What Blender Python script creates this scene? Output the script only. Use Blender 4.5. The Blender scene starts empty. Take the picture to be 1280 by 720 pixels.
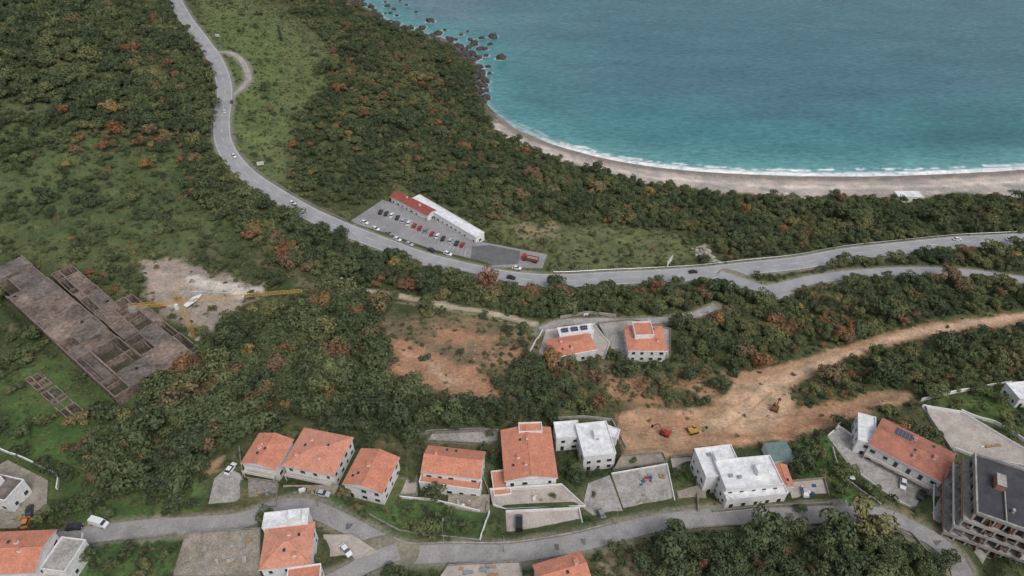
import bpy, math, random
import numpy as np
from mathutils import Vector, Matrix
random.seed(7); rng=np.random.default_rng(7)
scene=bpy.context.scene
# ---------------------------------------------------------------- camera model
HC=230.0; PITCH=math.radians(40); F=853.0
S,C=math.sin(PITCH),math.cos(PITCH)
def ray(px,py):
    a=(px-640)/F; t=(py-360)/F
    return np.array([a, C-t*S, -S-t*C])
def atz(px,py,z):
    r=ray(px,py); k=(HC-z)/(-r[2]); return r[0]*k, r[1]*k
def proj(x,y,z):
    dz=z-HC
    dep=y*C-dz*S
    dn=-y*S-dz*C
    dep=np.maximum(dep,5.0)
    return 640+F*x/dep, 360+F*dn/dep
cam=bpy.data.cameras.new("camera"); cam.lens=24; cam.sensor_width=36; cam.clip_end=20000; cam.clip_start=1
co=bpy.data.objects.new("camera",cam); scene.collection.objects.link(co)
co.location=(0,0,HC); co.rotation_euler=(math.pi/2-PITCH,0,0); scene.camera=co
# ---------------------------------------------------------------- noise
def vn(x,y,seed=0):
    xi=np.floor(x).astype(np.int64); yi=np.floor(y).astype(np.int64)
    fx=x-xi; fy=y-yi; fx=fx*fx*(3-2*fx); fy=fy*fy*(3-2*fy)
    def h(a,b):
        n=(a*374761393+b*668265263+seed*974634777)&0xffffffff
        n=((n^(n>>13))*1274126177)&0xffffffff
        return ((n^(n>>16))&0xffff)/65535.0
    return (h(xi,yi)*(1-fx)+h(xi+1,yi)*fx)*(1-fy)+(h(xi,yi+1)*(1-fx)+h(xi+1,yi+1)*fx)*fy
def fbm(x,y,s,seed=0,o=4):
    r=0;a=1;t=0
    x=np.asarray(x)/s; y=np.asarray(y)/s
    for i in range(o):
        r=r+a*vn(x,y,seed+i*17); t+=a; a*=.5; x=x*2.03+5.1; y=y*2.03+3.7
    return r/t
def sd_poly(X,Y,poly):
    d=np.full(X.shape,1e9); ins=np.zeros(X.shape,bool)
    n=len(poly)
    for i in range(n):
        x0,y0=poly[i]; x1,y1=poly[(i+1)%n]
        ex,ey=x1-x0,y1-y0; L=ex*ex+ey*ey+1e-9
        t=np.clip(((X-x0)*ex+(Y-y0)*ey)/L,0,1)
        d=np.minimum(d,np.hypot(X-x0-t*ex,Y-y0-t*ey))
        c=((y0>Y)!=(y1>Y))
        xx=x0+(Y-y0)*ex/(ey if abs(ey)>1e-9 else 1e-9)
        ins^=(c&(X<xx))
    return np.where(ins,d,-d)
def d_line(X,Y,pts):
    d=np.full(X.shape,1e9)
    for i in range(len(pts)-1):
        x0,y0=pts[i][:2]; x1,y1=pts[i+1][:2]
        ex,ey=x1-x0,y1-y0; L=ex*ex+ey*ey+1e-9
        t=np.clip(((X-x0)*ex+(Y-y0)*ey)/L,0,1)
        d=np.minimum(d,np.hypot(X-x0-t*ex,Y-y0-t*ey))
    return d
def spline(p,n=8):
    p=[np.array(q,float) for q in p]; q=[2*p[0]-p[1]]+p+[2*p[-1]-p[-2]]; o=[]
    for i in range(1,len(q)-2):
        for k in range(n):
            t=k/n; a,b,c,d=q[i-1],q[i],q[i+1],q[i+2]
            o.append(.5*((2*b)+(-a+c)*t+(2*a-5*b+4*c-d)*t*t+(-a+3*b-3*c+d)*t**3))
    o.append(p[-1]); return o
def resample(p,step):
    p=np.array(p); d=np.r_[0,np.cumsum(np.hypot(*np.diff(p[:,:2],axis=0).T))]
    n=max(3,int(d[-1]/step)+1); s=np.linspace(0,d[-1],n)
    return np.stack([np.interp(s,d,p[:,k]) for k in range(p.shape[1])],1)
# ---------------------------------------------------------------- base terrain
coast_px=[(330,-60),(425,-8),(462,12),(500,33),(560,50),(590,72),(603,98),(603,122),(625,146),(660,168),(700,183),(760,199),(830,210),(900,216),(1000,220),(1100,220),(1190,217),(1280,212),(1420,204),(1600,190)]
coastpx_s=spline(coast_px,5)
coast_w=np.array([atz(a,b,0) for a,b in coastpx_s])
ctl=[]
def add(l):
    for a,b,z in l:
        x,y=atz(a,b,z); ctl.append((x,y,z))
for i,(x,y) in enumerate(resample(coast_w,22)): ctl.append((x,y,0.0))
add([(520,5,-7),(650,60,-7),(690,125,-6),(800,170,-6),(950,188,-6),(1100,192,-6),(1280,186,-6),(700,-40,-16),(1000,100,-15),(1280,100,-15),(800,60,-15)])
add([(622,167,3),(700,200,3),(800,226,3.2),(900,239,3.2),(1000,247,3.2),(1130,249,3.2),(1280,245,3.2),(1420,240,3.2)])
add([(575,105,12),(548,82,12),(470,48,12),(395,5,14)])
add([(560,170,25),(500,120,30),(420,70,35),(350,20,40),(700,240,18),(650,270,27),(800,260,14),(800,300,25),(950,275,14),(900,305,25),(1100,270,12),(1250,275,14)])
add([(212,-20,52),(272,80,49),(278,150,47),(300,210,44),(385,268,41),(480,308,38),(590,340,36),(700,352,34),(860,343,31),(1000,328,28),(1130,308,26),(1280,298,25),(1420,292,25),(540,275,35.5)])
add([(100,50,75),(0,0,82),(-100,100,90),(150,150,60),(50,230,63),(180,280,54),(0,320,61),(100,410,56),(230,380,51),(300,330,46),(400,380,46),(450,450,49),(350,480,53),(200,520,57),(60,500,60),(550,440,46),(620,500,48),(720,430,42),(810,430,41),(780,380,38),(900,400,37),(1000,400,35),(1100,380,33),(1280,370,33),(1280,400,37),(1000,470,42),(870,520,48),(1150,450,42),(1280,460,45)])
add([(330,590,58),(400,600,58),(560,600,56),(660,600,55),(740,580,53),(930,600,54),(1130,580,54),(1240,620,57),(1200,520,50)])
add([(100,670,64),(300,650,62),(440,660,61),(560,690,61),(720,680,60),(850,650,58),(1050,642,58),(1180,690,61),(0,600,64),(300,720,66),(700,730,63),(1000,720,62),(50,720,67),(1280,720,63)])
ctl+=[(-900,300,150),(-900,-200,180),(0,-300,120),(600,-200,110),(800,150,80),(-500,700,70),(-250,900,0),(-420,1150,0),(100,950,-22),(500,900,-22),(1200,700,-20),(1200,250,10)]
ctl=np.array(ctl); cx,cy,cz=ctl.T
n=len(ctl); K=-np.sqrt((cx[:,None]-cx)**2+(cy[:,None]-cy)**2+64.0)/100
A=np.zeros((n+3,n+3)); A[:n,:n]=K+np.eye(n)*-0.002; Pm=np.stack([np.ones(n),cx/300,cy/300],1); A[:n,n:]=Pm; A[n:,:n]=Pm.T
W=np.linalg.solve(A,np.r_[cz,0,0,0])
def rbf(X,Y):
    sh=X.shape; X=X.ravel(); Y=Y.ravel(); o=W[n]+W[n+1]*X/300+W[n+2]*Y/300
    for i in range(n): o=o-W[i]*np.sqrt((X-cx[i])**2+(Y-cy[i])**2+64.0)/100
    return o.reshape(sh)
def stretch(a,b,step,far):
    core=list(np.arange(a,b+.01,step)); s=step; v=core[-1]; up=[]
    while v<far: s*=1.22; v+=s; up.append(v)
    s=step; v=core[0]; dn=[]
    while v>-far: s*=1.22; v-=s; dn.append(v)
    return np.array(dn[::-1]+core+up)
gx=stretch(-390,400,1.15,3000); gy=stretch(62,740,1.15,3000)
GX,GY=np.meshgrid(gx,gy)
GZ=rbf(GX,GY)
far=np.maximum(0,np.hypot(GX,GY-350)-900)/1500
GZ=np.where(far>0,GZ*np.exp(-far*.3),GZ); GZ=np.clip(GZ,-30,260)
land=np.clip((GZ-3.5)/8,0,1)
GZ=GZ+land*((fbm(GX,GY,38,3)-.5)*3.0+(fbm(GX,GY,9,5)-.5)*1.3)
def H(x,y):
    x=np.asarray(x,float); y=np.asarray(y,float)
    i=np.clip(np.searchsorted(gx,x)-1,0,len(gx)-2); j=np.clip(np.searchsorted(gy,y)-1,0,len(gy)-2)
    u=(x-gx[i])/(gx[i+1]-gx[i]); v=(y-gy[j])/(gy[j+1]-gy[j])
    return (GZ[j,i]*(1-u)+GZ[j,i+1]*u)*(1-v)+(GZ[j+1,i]*(1-u)+GZ[j+1,i+1]*u)*v
def G(px,py):
    z=45.0
    for _ in range(30):
        x,y=atz(px,py,z); z+= .6*(float(H(x,y))-z)
    return x,y,z
def window(x0,x1,y0,y1):
    i0,i1=np.searchsorted(gx,[x0,x1]); j0,j1=np.searchsorted(gy,[y0,y1]); return slice(j0,j1),slice(i0,i1)
def flatten(poly,z,blend=4.0,off=-.25,grow=.3):
    p=np.array(poly); w=window(p[:,0].min()-blend-2,p[:,0].max()+blend+2,p[:,1].min()-blend-2,p[:,1].max()+blend+2)
    sd=sd_poly(GX[w],GY[w],poly)
    k=np.clip((sd+grow+blend)/blend,0,1); k=k*k*(3-2*k)
    GZ[w]=GZ[w]*(1-k)+(z+off)*k
# ---------------------------------------------------------------- materials
def nt(name):
    m=bpy.data.materials.new(name); m.use_nodes=True; t=m.node_tree; return m,t,t.nodes,t.links,t.nodes["Principled BSDF"]
def ramp(N,stops,interp='LINEAR'):
    r=N.new("ShaderNodeValToRGB"); e=r.color_ramp.elements; r.color_ramp.interpolation=interp
    e[0].position=stops[0][0]; e[0].color=(*stops[0][1],1); e[1].position=stops[-1][0]; e[1].color=(*stops[-1][1],1)
    for p,c in stops[1:-1]:
        q=e.new(p); q.color=(*c,1)
    return r
def noise(N,L,sc,det=5,rough=.6,vec=None,dist=0):
    q=N.new("ShaderNodeTexNoise"); q.inputs["Scale"].default_value=sc; q.inputs["Detail"].default_value=det; q.inputs["Roughness"].default_value=rough; q.inputs["Distortion"].default_value=dist
    if vec is not None: L.new(vec,q.inputs["Vector"])
    return q
def mixc(N,L,mode,fac,a,b):
    m=N.new("ShaderNodeMix"); m.data_type='RGBA'; m.blend_type=mode
    for s,v in ((m.inputs[0],fac),(m.inputs[6],a),(m.inputs[7],b)):
        if hasattr(v,"is_output"): L.new(v,s)
        elif isinstance(v,(int,float)): s.default_value=v
        else: s.default_value=(*v,1)
    return m.outputs[2]
def mat(name,c,c2=None,sc=.6,rough=.9,bump=.3,fine=6.0,stain=.35,metal=0,spec=.3):
    if c2 is None: c2=tuple(v*.7 for v in c)
    m,t,N,L,P=nt(name)
    geo=N.new("ShaderNodeNewGeometry").outputs["Position"]
    a=noise(N,L,sc,5,.65,geo); r=ramp(N,[(.35,c),(.68,c2)]); L.new(a.outputs[0],r.inputs[0])
    b=noise(N,L,fine,3,.7,geo); r2=ramp(N,[(.3,(1-stain,)*3),(.7,(1+stain*.3,)*3)]); L.new(b.outputs[0],r2.inputs[0])
    L.new(mixc(N,L,'MULTIPLY',1.0,r.outputs[0],r2.outputs[0]),P.inputs["Base Color"])
    P.inputs["Roughness"].default_value=rough; P.inputs["Metallic"].default_value=metal; P.inputs["Specular IOR Level"].default_value=spec
    if bump:
        bu=N.new("ShaderNodeBump"); bu.inputs["Strength"].default_value=bump; bu.inputs["Distance"].default_value=.1
        L.new(b.outputs[0],bu.inputs["Height"]); L.new(bu.outputs[0],P.inputs["Normal"])
    return m
def tilemat(name,c,c2,c3):
    m,t,N,L,P=nt(name)
    tc=N.new("ShaderNodeTexCoord").outputs["Object"]; geo=N.new("ShaderNodeNewGeometry").outputs["Position"]
    a=noise(N,L,.35,6,.7,geo); r=ramp(N,[(.3,c),(.5,c2),(.75,c3)]); L.new(a.outputs[0],r.inputs[0])
    br=N.new("ShaderNodeTexBrick"); br.inputs["Scale"].default_value=1.0; br.inputs["Color1"].default_value=(1.15,1.12,1.08,1); br.inputs["Color2"].default_value=(.78,.78,.8,1); br.inputs["Mortar"].default_value=(.5,.47,.45,1)
    br.inputs["Brick Width"].default_value=.3; br.inputs["Row Height"].default_value=.4; br.inputs["Mortar Size"].default_value=.03
    L.new(tc,br.inputs["Vector"])
    k=mixc(N,L,'MULTIPLY',.7,r.outputs[0],br.outputs[0])
    st=noise(N,L,1.7,5,.7,geo); rs=ramp(N,[(.33,(.6,.62,.62)),(.52,(1.08,1.08,1.08))]); L.new(st.outputs[0],rs.inputs[0])
    L.new(mixc(N,L,'MULTIPLY',.5,k,rs.outputs[0]),P.inputs["Base Color"]); P.inputs["Roughness"].default_value=.85
    w=N.new("ShaderNodeTexWave"); w.inputs["Scale"].default_value=1.1; L.new(tc,w.inputs["Vector"])
    bu=N.new("ShaderNodeBump"); bu.inputs["Strength"].default_value=.5; bu.inputs["Distance"].default_value=.08; L.new(w.outputs[1],bu.inputs["Height"]); L.new(bu.outputs[0],P.inputs["Normal"])
    return m
M={}
M['asph']=mat("asphalt",(.37,.37,.38),(.28,.28,.29),.12,.9,.2,3,.22)
M['asphd']=mat("village_asphalt",(.37,.35,.34),(.26,.25,.24),.25,.9,.2,2.2,.3)
M['lot']=mat("parking_asphalt",(.34,.33,.33),(.24,.23,.23),.1,.9,.2,1.5,.35)
M['lotd']=mat("new_asphalt",(.17,.17,.17),(.12,.12,.12),.2,.9,.2,1.5,.3)
M['paint']=mat("road_paint",(.75,.75,.73),(.45,.45,.44),.5,.7,0,3,.3)
M['conc']=mat("concrete",(.46,.43,.40),(.28,.265,.24),.22,.9,.3,1.3,.4)
M['concd']=mat("weathered_concrete",(.33,.25,.20),(.13,.105,.09),.11,.95,.3,.8,.65)
M['concg']=mat("grey_concrete",(.24,.20,.175),(.10,.088,.08),.16,.95,.3,.9,.55)
M['concl']=mat("pale_concrete",(.36,.29,.24),(.19,.155,.13),.4,.95,.3,1.2,.45)
M['pave']=mat("paving_stone",(.52,.46,.41),(.36,.31,.27),.3,.85,.2,2.5,.3)
M['gravel']=mat("gravel",(.40,.345,.29),(.25,.22,.17),.3,.95,.5,2.5,.5)
M['white']=mat("white_plaster",(.80,.79,.78),(.68,.67,.65),.4,.8,.1,1.2,.2)
M['cream']=mat("cream_plaster",(.62,.55,.46),(.5,.44,.36),.4,.8,.1,1.2,.2)
M['whroof']=mat("white_roof_membrane",(.82,.82,.83),(.6,.6,.6),.35,.7,.1,1.0,.25)
M['stone']=mat("stone_wall",(.36,.33,.29),(.18,.165,.14),1.0,.95,.6,3,.5)
M['brick']=mat("hollow_brick",(.36,.19,.13),(.26,.14,.10),.9,.95,.4,3,.4)
M['dark']=mat("opening_shade_and_machine_black",(.02,.02,.022),(.012,.012,.012),1,.9,0)  # near-black: painted shade of openings, also plain colour of machine parts
M['rubble']=mat("rubble_and_weeds",(.12,.095,.07),(.05,.06,.03),.35,.95,.5,2,.6)
M['droof']=mat("bitumen_roof",(.08,.08,.085),(.045,.045,.05),.3,.8,.1,1.2,.4)
M['groof']=mat("green_metal_roof",(.17,.25,.23),(.12,.18,.17),.5,.5,.1,1.5,.2)
M['metal']=mat("galvanised_metal",(.45,.46,.47),(.35,.36,.37),1,.4,0,5,.1,.6)
M['yellow']=mat("crane_yellow",(.60,.36,.08),(.42,.25,.07),.8,.6,0,3,.3)
M['rust']=mat("rust",(.25,.10,.05),(.15,.06,.03),1,.9,.2,4,.4)
M['rock']=mat("sea_rock_stone",(.11,.10,.09),(.04,.037,.034),.35,.9,1,1.2,.6)
M['rockl']=mat("limestone",(.45,.41,.35),(.25,.22,.18),.5,.95,1,1.5,.5)
M['bark']=mat("bark",(.10,.075,.055),(.06,.045,.03),2,.95,.5)
M['red']=mat("red_paint",(.45,.05,.04),(.35,.04,.03),1,.5,0)
M['blue']=mat("blue_tarp",(.04,.12,.35),(.03,.09,.25),1,.5,0)
M['wood']=mat("timber",(.42,.28,.15),(.3,.19,.1),1,.8,.2)
M['tile']=tilemat("terracotta_tile",(.68,.29,.185),(.58,.235,.15),(.44,.185,.125))
M['tile2']=tilemat("salmon_tile",(.70,.34,.235),(.62,.28,.19),(.47,.215,.145))
M['tiler']=tilemat("red_tile",(.40,.10,.07),(.33,.08,.06),(.22,.06,.05))
M['tileo']=tilemat("old_tile",(.56,.23,.15),(.43,.175,.12),(.26,.125,.10))
M['terr']=mat("terracotta_floor",(.64,.28,.18),(.53,.23,.15),.5,.85,.1,2,.3)
def glassm():
    m,t,N,L,P=nt("window_glass"); P.inputs["Base Color"].default_value=(.03,.04,.05,1); P.inputs["Roughness"].default_value=.1; return m
M['glass']=glassm()
def solar():
    m,t,N,L,P=nt("solar_panel_cells"); P.inputs["Roughness"].default_value=.15
    b=N.new("ShaderNodeTexBrick"); b.offset=0; b.inputs["Color1"].default_value=(.015,.025,.06,1); b.inputs["Color2"].default_value=(.02,.03,.075,1); b.inputs["Mortar"].default_value=(.3,.3,.32,1); b.inputs["Brick Width"].default_value=1; b.inputs["Row Height"].default_value=.8; b.inputs["Mortar Size"].default_value=.03; b.inputs["Scale"].default_value=1
    L.new(N.new("ShaderNodeTexCoord").outputs["Object"],b.inputs["Vector"]); L.new(b.outputs[0],P.inputs["Base Color"]); return m
M['solar']=solar()
carcols={'w':(.72,.72,.72),'k':(.02,.02,.022),'g':(.22,.23,.24),'s':(.42,.43,.45),'r':(.35,.02,.02),'b':(.03,.07,.2),'o':(.6,.2,.04)}
for k,c in carcols.items():
    m,t,N,L,P=nt("car_paint_"+k); P.inputs["Base Color"].default_value=(*c,1); P.inputs["Roughness"].default_value=.3; P.inputs["Coat Weight"].default_value=.5; M['car'+k]=m
m,t,N,L,P=nt("tyre_rubber"); P.inputs["Base Color"].default_value=(.02,.02,.02,1); P.inputs["Roughness"].default_value=.9; M['tyre']=m
# ---------------------------------------------------------------- mesh builder
class MB:
    def __init__(s): s.v=[]; s.f=[]; s.m=[]; s.mats=[]
    def mi(s,k):
        if k not in s.mats: s.mats.append(k)
        return s.mats.index(k)
    def add(s,vs,fs,k):
        o=len(s.v); s.v+=[tuple(map(float,v)) for v in vs]; i=s.mi(k)
        for f in fs: s.f.append([a+o for a in f]); s.m.append(i)
    def box(s,x0,x1,y0,y1,z0,z1,k,top=None):
        vs=[(x0,y0,z0),(x1,y0,z0),(x1,y1,z0),(x0,y1,z0),(x0,y0,z1),(x1,y0,z1),(x1,y1,z1),(x0,y1,z1)]
        s.add(vs,[(0,3,2,1),(0,1,5,4),(1,2,6,5),(2,3,7,6),(3,0,4,7)],k)
        s.add(vs[4:],[(0,1,2,3)],top or k)
    def beam(s,a,b,r,k,r2=None,n=4):
        a=Vector(a); b=Vector(b); d=(b-a); 
        if d.length<1e-6: return
        d.normalize(); u=d.orthogonal().normalized(); w=d.cross(u); r2=r if r2 is None else r2
        vs=[]
        for p,q in ((a,r),(b,r2)):
            for i in range(n):
                t=2*math.pi*i/n+math.pi/4; vs.append(p+(u*math.cos(t)+w*math.sin(t))*q)
        fs=[(i,(i+1)%n,n+(i+1)%n,n+i) for i in range(n)]+[tuple(range(n))[::-1],tuple(range(n,2*n))]
        s.add(vs,fs,k)
    def mesh(s,name):
        me=bpy.data.meshes.new(name); me.from_pydata(s.v,[],s.f)
        for k in s.mats: me.materials.append(M[k])
        me.polygons.foreach_set("material_index",s.m); me.update(); return me
    def obj(s,name,parent=None,loc=(0,0,0),rot=0):
        o=bpy.data.objects.new(name,s.mesh(name)); scene.collection.objects.link(o); o.location=loc; o.rotation_euler=(0,0,rot)
        if parent: o.parent=parent
        return o
def inst(name,me,loc,rot=0,sc=1,rx=None):
    o=bpy.data.objects.new(name,me); scene.collection.objects.link(o); o.location=loc; o.rotation_euler=rx if rx else (0,0,rot); o.scale=(sc,)*3 if isinstance(sc,(int,float)) else sc; return o
def empty(name,loc):
    o=bpy.data.objects.new(name,None); scene.collection.objects.link(o); o.location=loc; return o
# ---------------------------------------------------------------- plan: terraces
excl=[]
terr=[]
def terrace(name,px,k,dz=0,wall=None,wh=1.0,zz=None):
    pts=[G(a,b) for a,b in px]; z=(sum(p[2] for p in pts)/len(pts)+dz) if zz is None else zz
    poly=[atz(a,b,z) for a,b in px]
    flatten(poly,z); excl.append(poly); terr.append((name,poly,z,k,wall,wh)); return z
terrace("driveway",[(268,598),(284,584),(300,592),(308,606),(296,640),(258,642)],'conc')
terrace("yard",[(310,598),(348,603),(346,634),(312,638)],'stone',.1,'stone',.7)
terrace("yard",[(354,606),(424,606),(414,628),(382,630),(356,632)],'gravel')
terrace("building_lot",[(232,667),(326,660),(326,722),(215,722)],'gravel',0,'stone',.5)
terrace("parking_yard",[(404,668),(440,668),(474,690),(412,712)],'pave')
terrace("courtyard",[(612,612),(702,606),(732,634),(632,638),(616,632)],'pave',0,'white',.8)
terrace("walled_parking",[(632,640),(724,636),(730,664),(634,674)],'pave',0,'white',1.0)
terrace("driveway",[(735,604),(762,594),(782,648),(756,655),(728,634)],'conc')
terrace("foundation_slab",[(764,592),(834,580),(846,638),(784,648)],'conc',.3,'white',.5)
terrace("upper_terrace",[(776,570),(828,566),(834,578),(766,588)],'gravel',.2,'stone',.8)
terrace("gravel_yard",[(846,614),(880,604),(886,640),(854,644)],'gravel')
terrace("garden_terrace",[(838,572),(864,570),(870,586),(842,590)],'pave',.1,'stone',.6)
terrace("house_yard",[(985,602),(1030,598),(1038,628),(992,632)],'pave',0,'stone',.8)
terrace("driveway_yard",[(1034,545),(1048,533),(1110,575),(1165,612),(1160,645),(1122,628),(1066,588)],'conc',0,'white',.7)
terrace("upper_lot",[(1152,508),(1200,516),(1285,566),(1285,585),(1222,574),(1192,562)],'pave',0,'white',1.1)
terrace("villa_yard",[(682,414),(742,406),(762,430),(756,448),(670,452)],'pave',0,'white',.8)
terrace("villa_yard",[(748,404),(790,400),(838,412),(838,448),(770,446)],'conc',0,'stone',.8)
zlot=terrace("restaurant_parking",[(437,277),(478,250),(520,262),(600,302),(684,318),(678,334),(612,334),(520,314),(466,298)],'lot',.4)
terrace("side_yard",[(560,618),(612,618),(612,640),(596,640),(560,634)],'gravel',-.3)
terrace("yard",[(500,600),(522,596),(522,618),(498,620)],'pave',.2,'stone',.7)
terrace("back_patio",[(540,542),(622,538),(622,552),(608,556),(534,552)],'conc',0,'stone',.9)
terrace("yard",[(10,575),(60,600),(58,640),(20,660),(-20,660),(-20,590)],'gravel',0)
terrace("yard",[(1186,600),(1218,600),(1235,690),(1215,735),(1175,690),(1165,640)],'conc',0)
terrace("yard",[(560,706),(650,702),(656,735),(540,735)],'pave',-.3,'stone',.5)
# ---------------------------------------------------------------- plan: houses
plans=[]
def fit(px,z):
    P=[np.array(atz(a,b,z)) for a,b in px]; c=sum(P)/4
    u=((P[1]-P[0])+(P[2]-P[3]))/2; v=((P[3]-P[0])+(P[2]-P[1]))/2
    w=np.hypot(*u); ang=math.atan2(u[1],u[0]); d=abs(u[0]*v[1]-u[1]*v[0])/w
    return c,w,d,ang
def plan(name,parts):
    g=None; out=[]
    for p in parts:
        ax=sum(q[0] for q in p['px'])/4; ay=sum(q[1] for q in p['px'])/4
        gg=float(G(ax,ay)[2])
        for _ in range(8):
            c,w,d,a=fit(p['px'],gg+p['h'])
            hit=None
            for t in terr:
                if sd_poly(np.array([c[0]]),np.array([c[1]]),t[1])[0]>0: hit=t[2]
            gg=hit if hit is not None else gg*.5+.5*float(H(c[0],c[1]))
        if g is None: g=gg
        if p.get('sameg',True): gg=g; c,w,d,a=fit(p['px'],gg+p['h'])
        ca,sa=math.cos(a),math.sin(a)
        q=[(c[0]+ca*x*w/2-sa*y*d/2,c[1]+sa*x*w/2+ca*y*d/2) for x,y in ((-1,-1),(1,-1),(1,1),(-1,1))]
        excl.append(q); out.append((p,c,w,d,a,gg,q))
    plans.append((name,out))
def hp(px,h,roof='gable',**k): return dict(px=px,h=h,roof=roof,**k)
plan("orange_roof_house",[hp([(320,541),(363,548),(350,590),(305,580)],5.5,'gable',rise=1.6,tile='tile',balc=1,ch=2)])
plan("orange_roof_house",[hp([(376,534),(439,546),(421,597),(357,583)],6,'hip',rise=2.0,tile='tile2',balc=1,ch=3)])
plan("orange_roof_house",[hp([(447,561),(499,570),(480,620),(432,605)],6,'gable',rise=1.8,tile='tile',ch=1)])
plan("orange_roof_house",[hp([(534,557),(606,564),(602,600),(527,590)],6.5,'gable',rise=2.2,tile='tile',ch=1),hp([(527,592),(602,602),(600,614),(525,604)],4,'flat',top='terr',para=.7)])
plan("courtyard_house",[hp([(626,538),(688,534),(698,598),(630,602)],6.5,'gable',rise=1.8,tile='tile',ch=3,balc=1),hp([(616,590),(636,588),(637,618),(616,621)],3.2,'flat',top='terr'),hp([(648,530),(676,529),(678,540),(649,541)],8,'flat',top='terr',sameg=True)])
plan("white_modern_house",[hp([(692,529),(722,527),(726,546),(696,549)],6,'flat'),hp([(722,530),(757,529),(770,566),(727,574)],7,'flat',units=2),hp([(748,528),(756,527),(770,541),(768,560)],4,'flat')])
plan("white_villa",[hp([(870,562),(914,557),(928,592),(880,598)],8,'flat',units=3),hp([(900,575),(955,572),(985,604),(900,614)],9,'flat',units=3,balc=1),hp([(903,613),(978,605),(984,617),(908,626)],7,'flat',balc=1),hp([(962,578),(984,584),(992,606),(975,612)],5,'gable',rise=.8,tile='tile')])
plan("garden_shed",[hp([(956,554),(984,552),(992,574),(964,578)],3,'flat',top='groof',nowin=1,para=.05)])
plan("long_house",[hp([(1104,522),(1194,568),(1180,604),(1083,556)],6.5,'gable',rise=2.0,tile='tileo',ch=3,solar=1,balc=1),hp([(1078,520),(1102,524),(1086,556),(1066,548)],6,'flat')])
plan("orange_roof_house",[hp([(328,660),(390,652),(393,706),(328,712)],6.5,'hip',rise=1.6,tile='tile2',ch=2),hp([(330,643),(384,637),(387,655),(330,661)],7,'flat',units=1),hp([(360,712),(400,706),(402,722),(360,728)],6,'flat',top='tile',sameg=True)])
plan("terraced_house",[hp([(-30,664),(74,664),(42,714),(-45,722)],7,'gable',rise=1.8,tile='tile',ch=2),hp([(76,672),(106,676),(84,716),(54,712)],5,'flat',balc=1,top='conc')])
plan("white_house",[hp([(-25,588),(24,600),(14,628),(-35,618)],5,'flat',units=2,top='concg')])
plan("orange_roof_house",[hp([(664,706),(722,690),(744,724),(680,745)],5.5,'gable',rise=1.5,tile='tile',ch=1)])
plan("villa",[hp([(682,424),(736,416),(746,436),(690,449)],5,'hip',rise=1.3,tile='tile',ch=2),hp([(696,411),(738,406),(743,414),(700,420)],6,'flat',units=0,solar2=1)])
plan("villa",[hp([(788,408),(830,407),(832,440),(776,438)],6,'hip',rise=1.2,tile='tile',ch=2),hp([(790,404),(814,403),(816,420),(794,420)],8.5,'flat',top='tile')])
plan("restaurant",[hp([(524,244),(603,290),(597,299),(515,250)],4,'flat',nowin=0),hp([(497,239),(545,262),(536,272),(489,246)],4.2,'gable',rise=1.2,tile='tiler',ch=2)])
plan("beach_kiosk",[hp([(1120,240),(1152,240),(1152,247),(1120,247)],3,'flat')])
plan("white_house",[hp([(1262,480),(1300,476),(1300,498),(1268,500)],4,'flat')])
for nm,out in plans:
    for p,c,w,d,a,g,q in out: flatten(q,g,3,-.1)
def planrect(px,h):
    ax=sum(q[0] for q in px)/4; ay=sum(q[1] for q in px)/4; g=G(ax,ay)[2]
    for _ in range(6):
        c,w,d,a=fit(px,g+h); g=float(H(*c))
    ca,sa=math.cos(a),math.sin(a)
    q=[(c[0]+ca*x*w/2-sa*y*d/2,c[1]+sa*x*w/2+ca*y*d/2) for x,y in ((-1,-1),(1,-1),(1,1),(-1,1))]
    flatten(q,g,5,-.1); excl.append(q); return c,w,d,a,g
UB=planrect([(1218,566),(1300,592),(1300,668),(1222,640)],12)
RA=planrect([(28,318),(196,464),(146,497),(-22,345)],4)
RB=planrect([(160,362),(246,432),(206,468),(122,396)],5)
RC=planrect([(88,328),(150,382),(124,398),(64,342)],4.5)
RD=planrect([(48,462),(104,512),(88,526),(34,478)],.8)
# ---------------------------------------------------------------- roads
roads=[]
def road(name,px,w,k,marks=0,dz=0):
    P=np.array([G(a,b)[:2] for a,b in px]); P=np.array(spline(P,6)); P=resample(P,2.5)
    z=H(P[:,0],P[:,1]); kk=11; zp=np.pad(z,kk,mode='edge'); 
    for _ in range(2): zp=np.convolve(zp,np.ones(9)/9,'same')
    z=zp[kk:-kk]; z=z+dz
    m=w/2+7; wd=window(P[:,0].min()-m,P[:,0].max()+m,P[:,1].min()-m,P[:,1].max()+m)
    X=GX[wd]; Y=GY[wd]; D=np.full(X.shape,1e9); Zr=np.zeros(X.shape); lx=gx[wd[1]]; ly=gy[wd[0]]
    for i in range(len(P)-1):
        (x0,y0),(x1,y1)=P[i],P[i+1]
        i0,i1=np.searchsorted(lx,[min(x0,x1)-m,max(x0,x1)+m]); j0,j1=np.searchsorted(ly,[min(y0,y1)-m,max(y0,y1)+m])
        s=(slice(j0,j1),slice(i0,i1)); ex,ey=x1-x0,y1-y0; L=ex*ex+ey*ey
        t=np.clip(((X[s]-x0)*ex+(Y[s]-y0)*ey)/L,0,1); d=np.hypot(X[s]-x0-t*ex,Y[s]-y0-t*ey)
        b=d<D[s]; D[s]=np.where(b,d,D[s]); Zr[s]=np.where(b,z[i]+(z[i+1]-z[i])*t,Zr[s])
    k_=np.clip((w/2+1.3+5-D)/5,0,1); k_=k_*k_*(3-2*k_); GZ[wd]=GZ[wd]*(1-k_)+(Zr-.22)*k_
    roads.append((name,P,z,w,k,marks))
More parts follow.
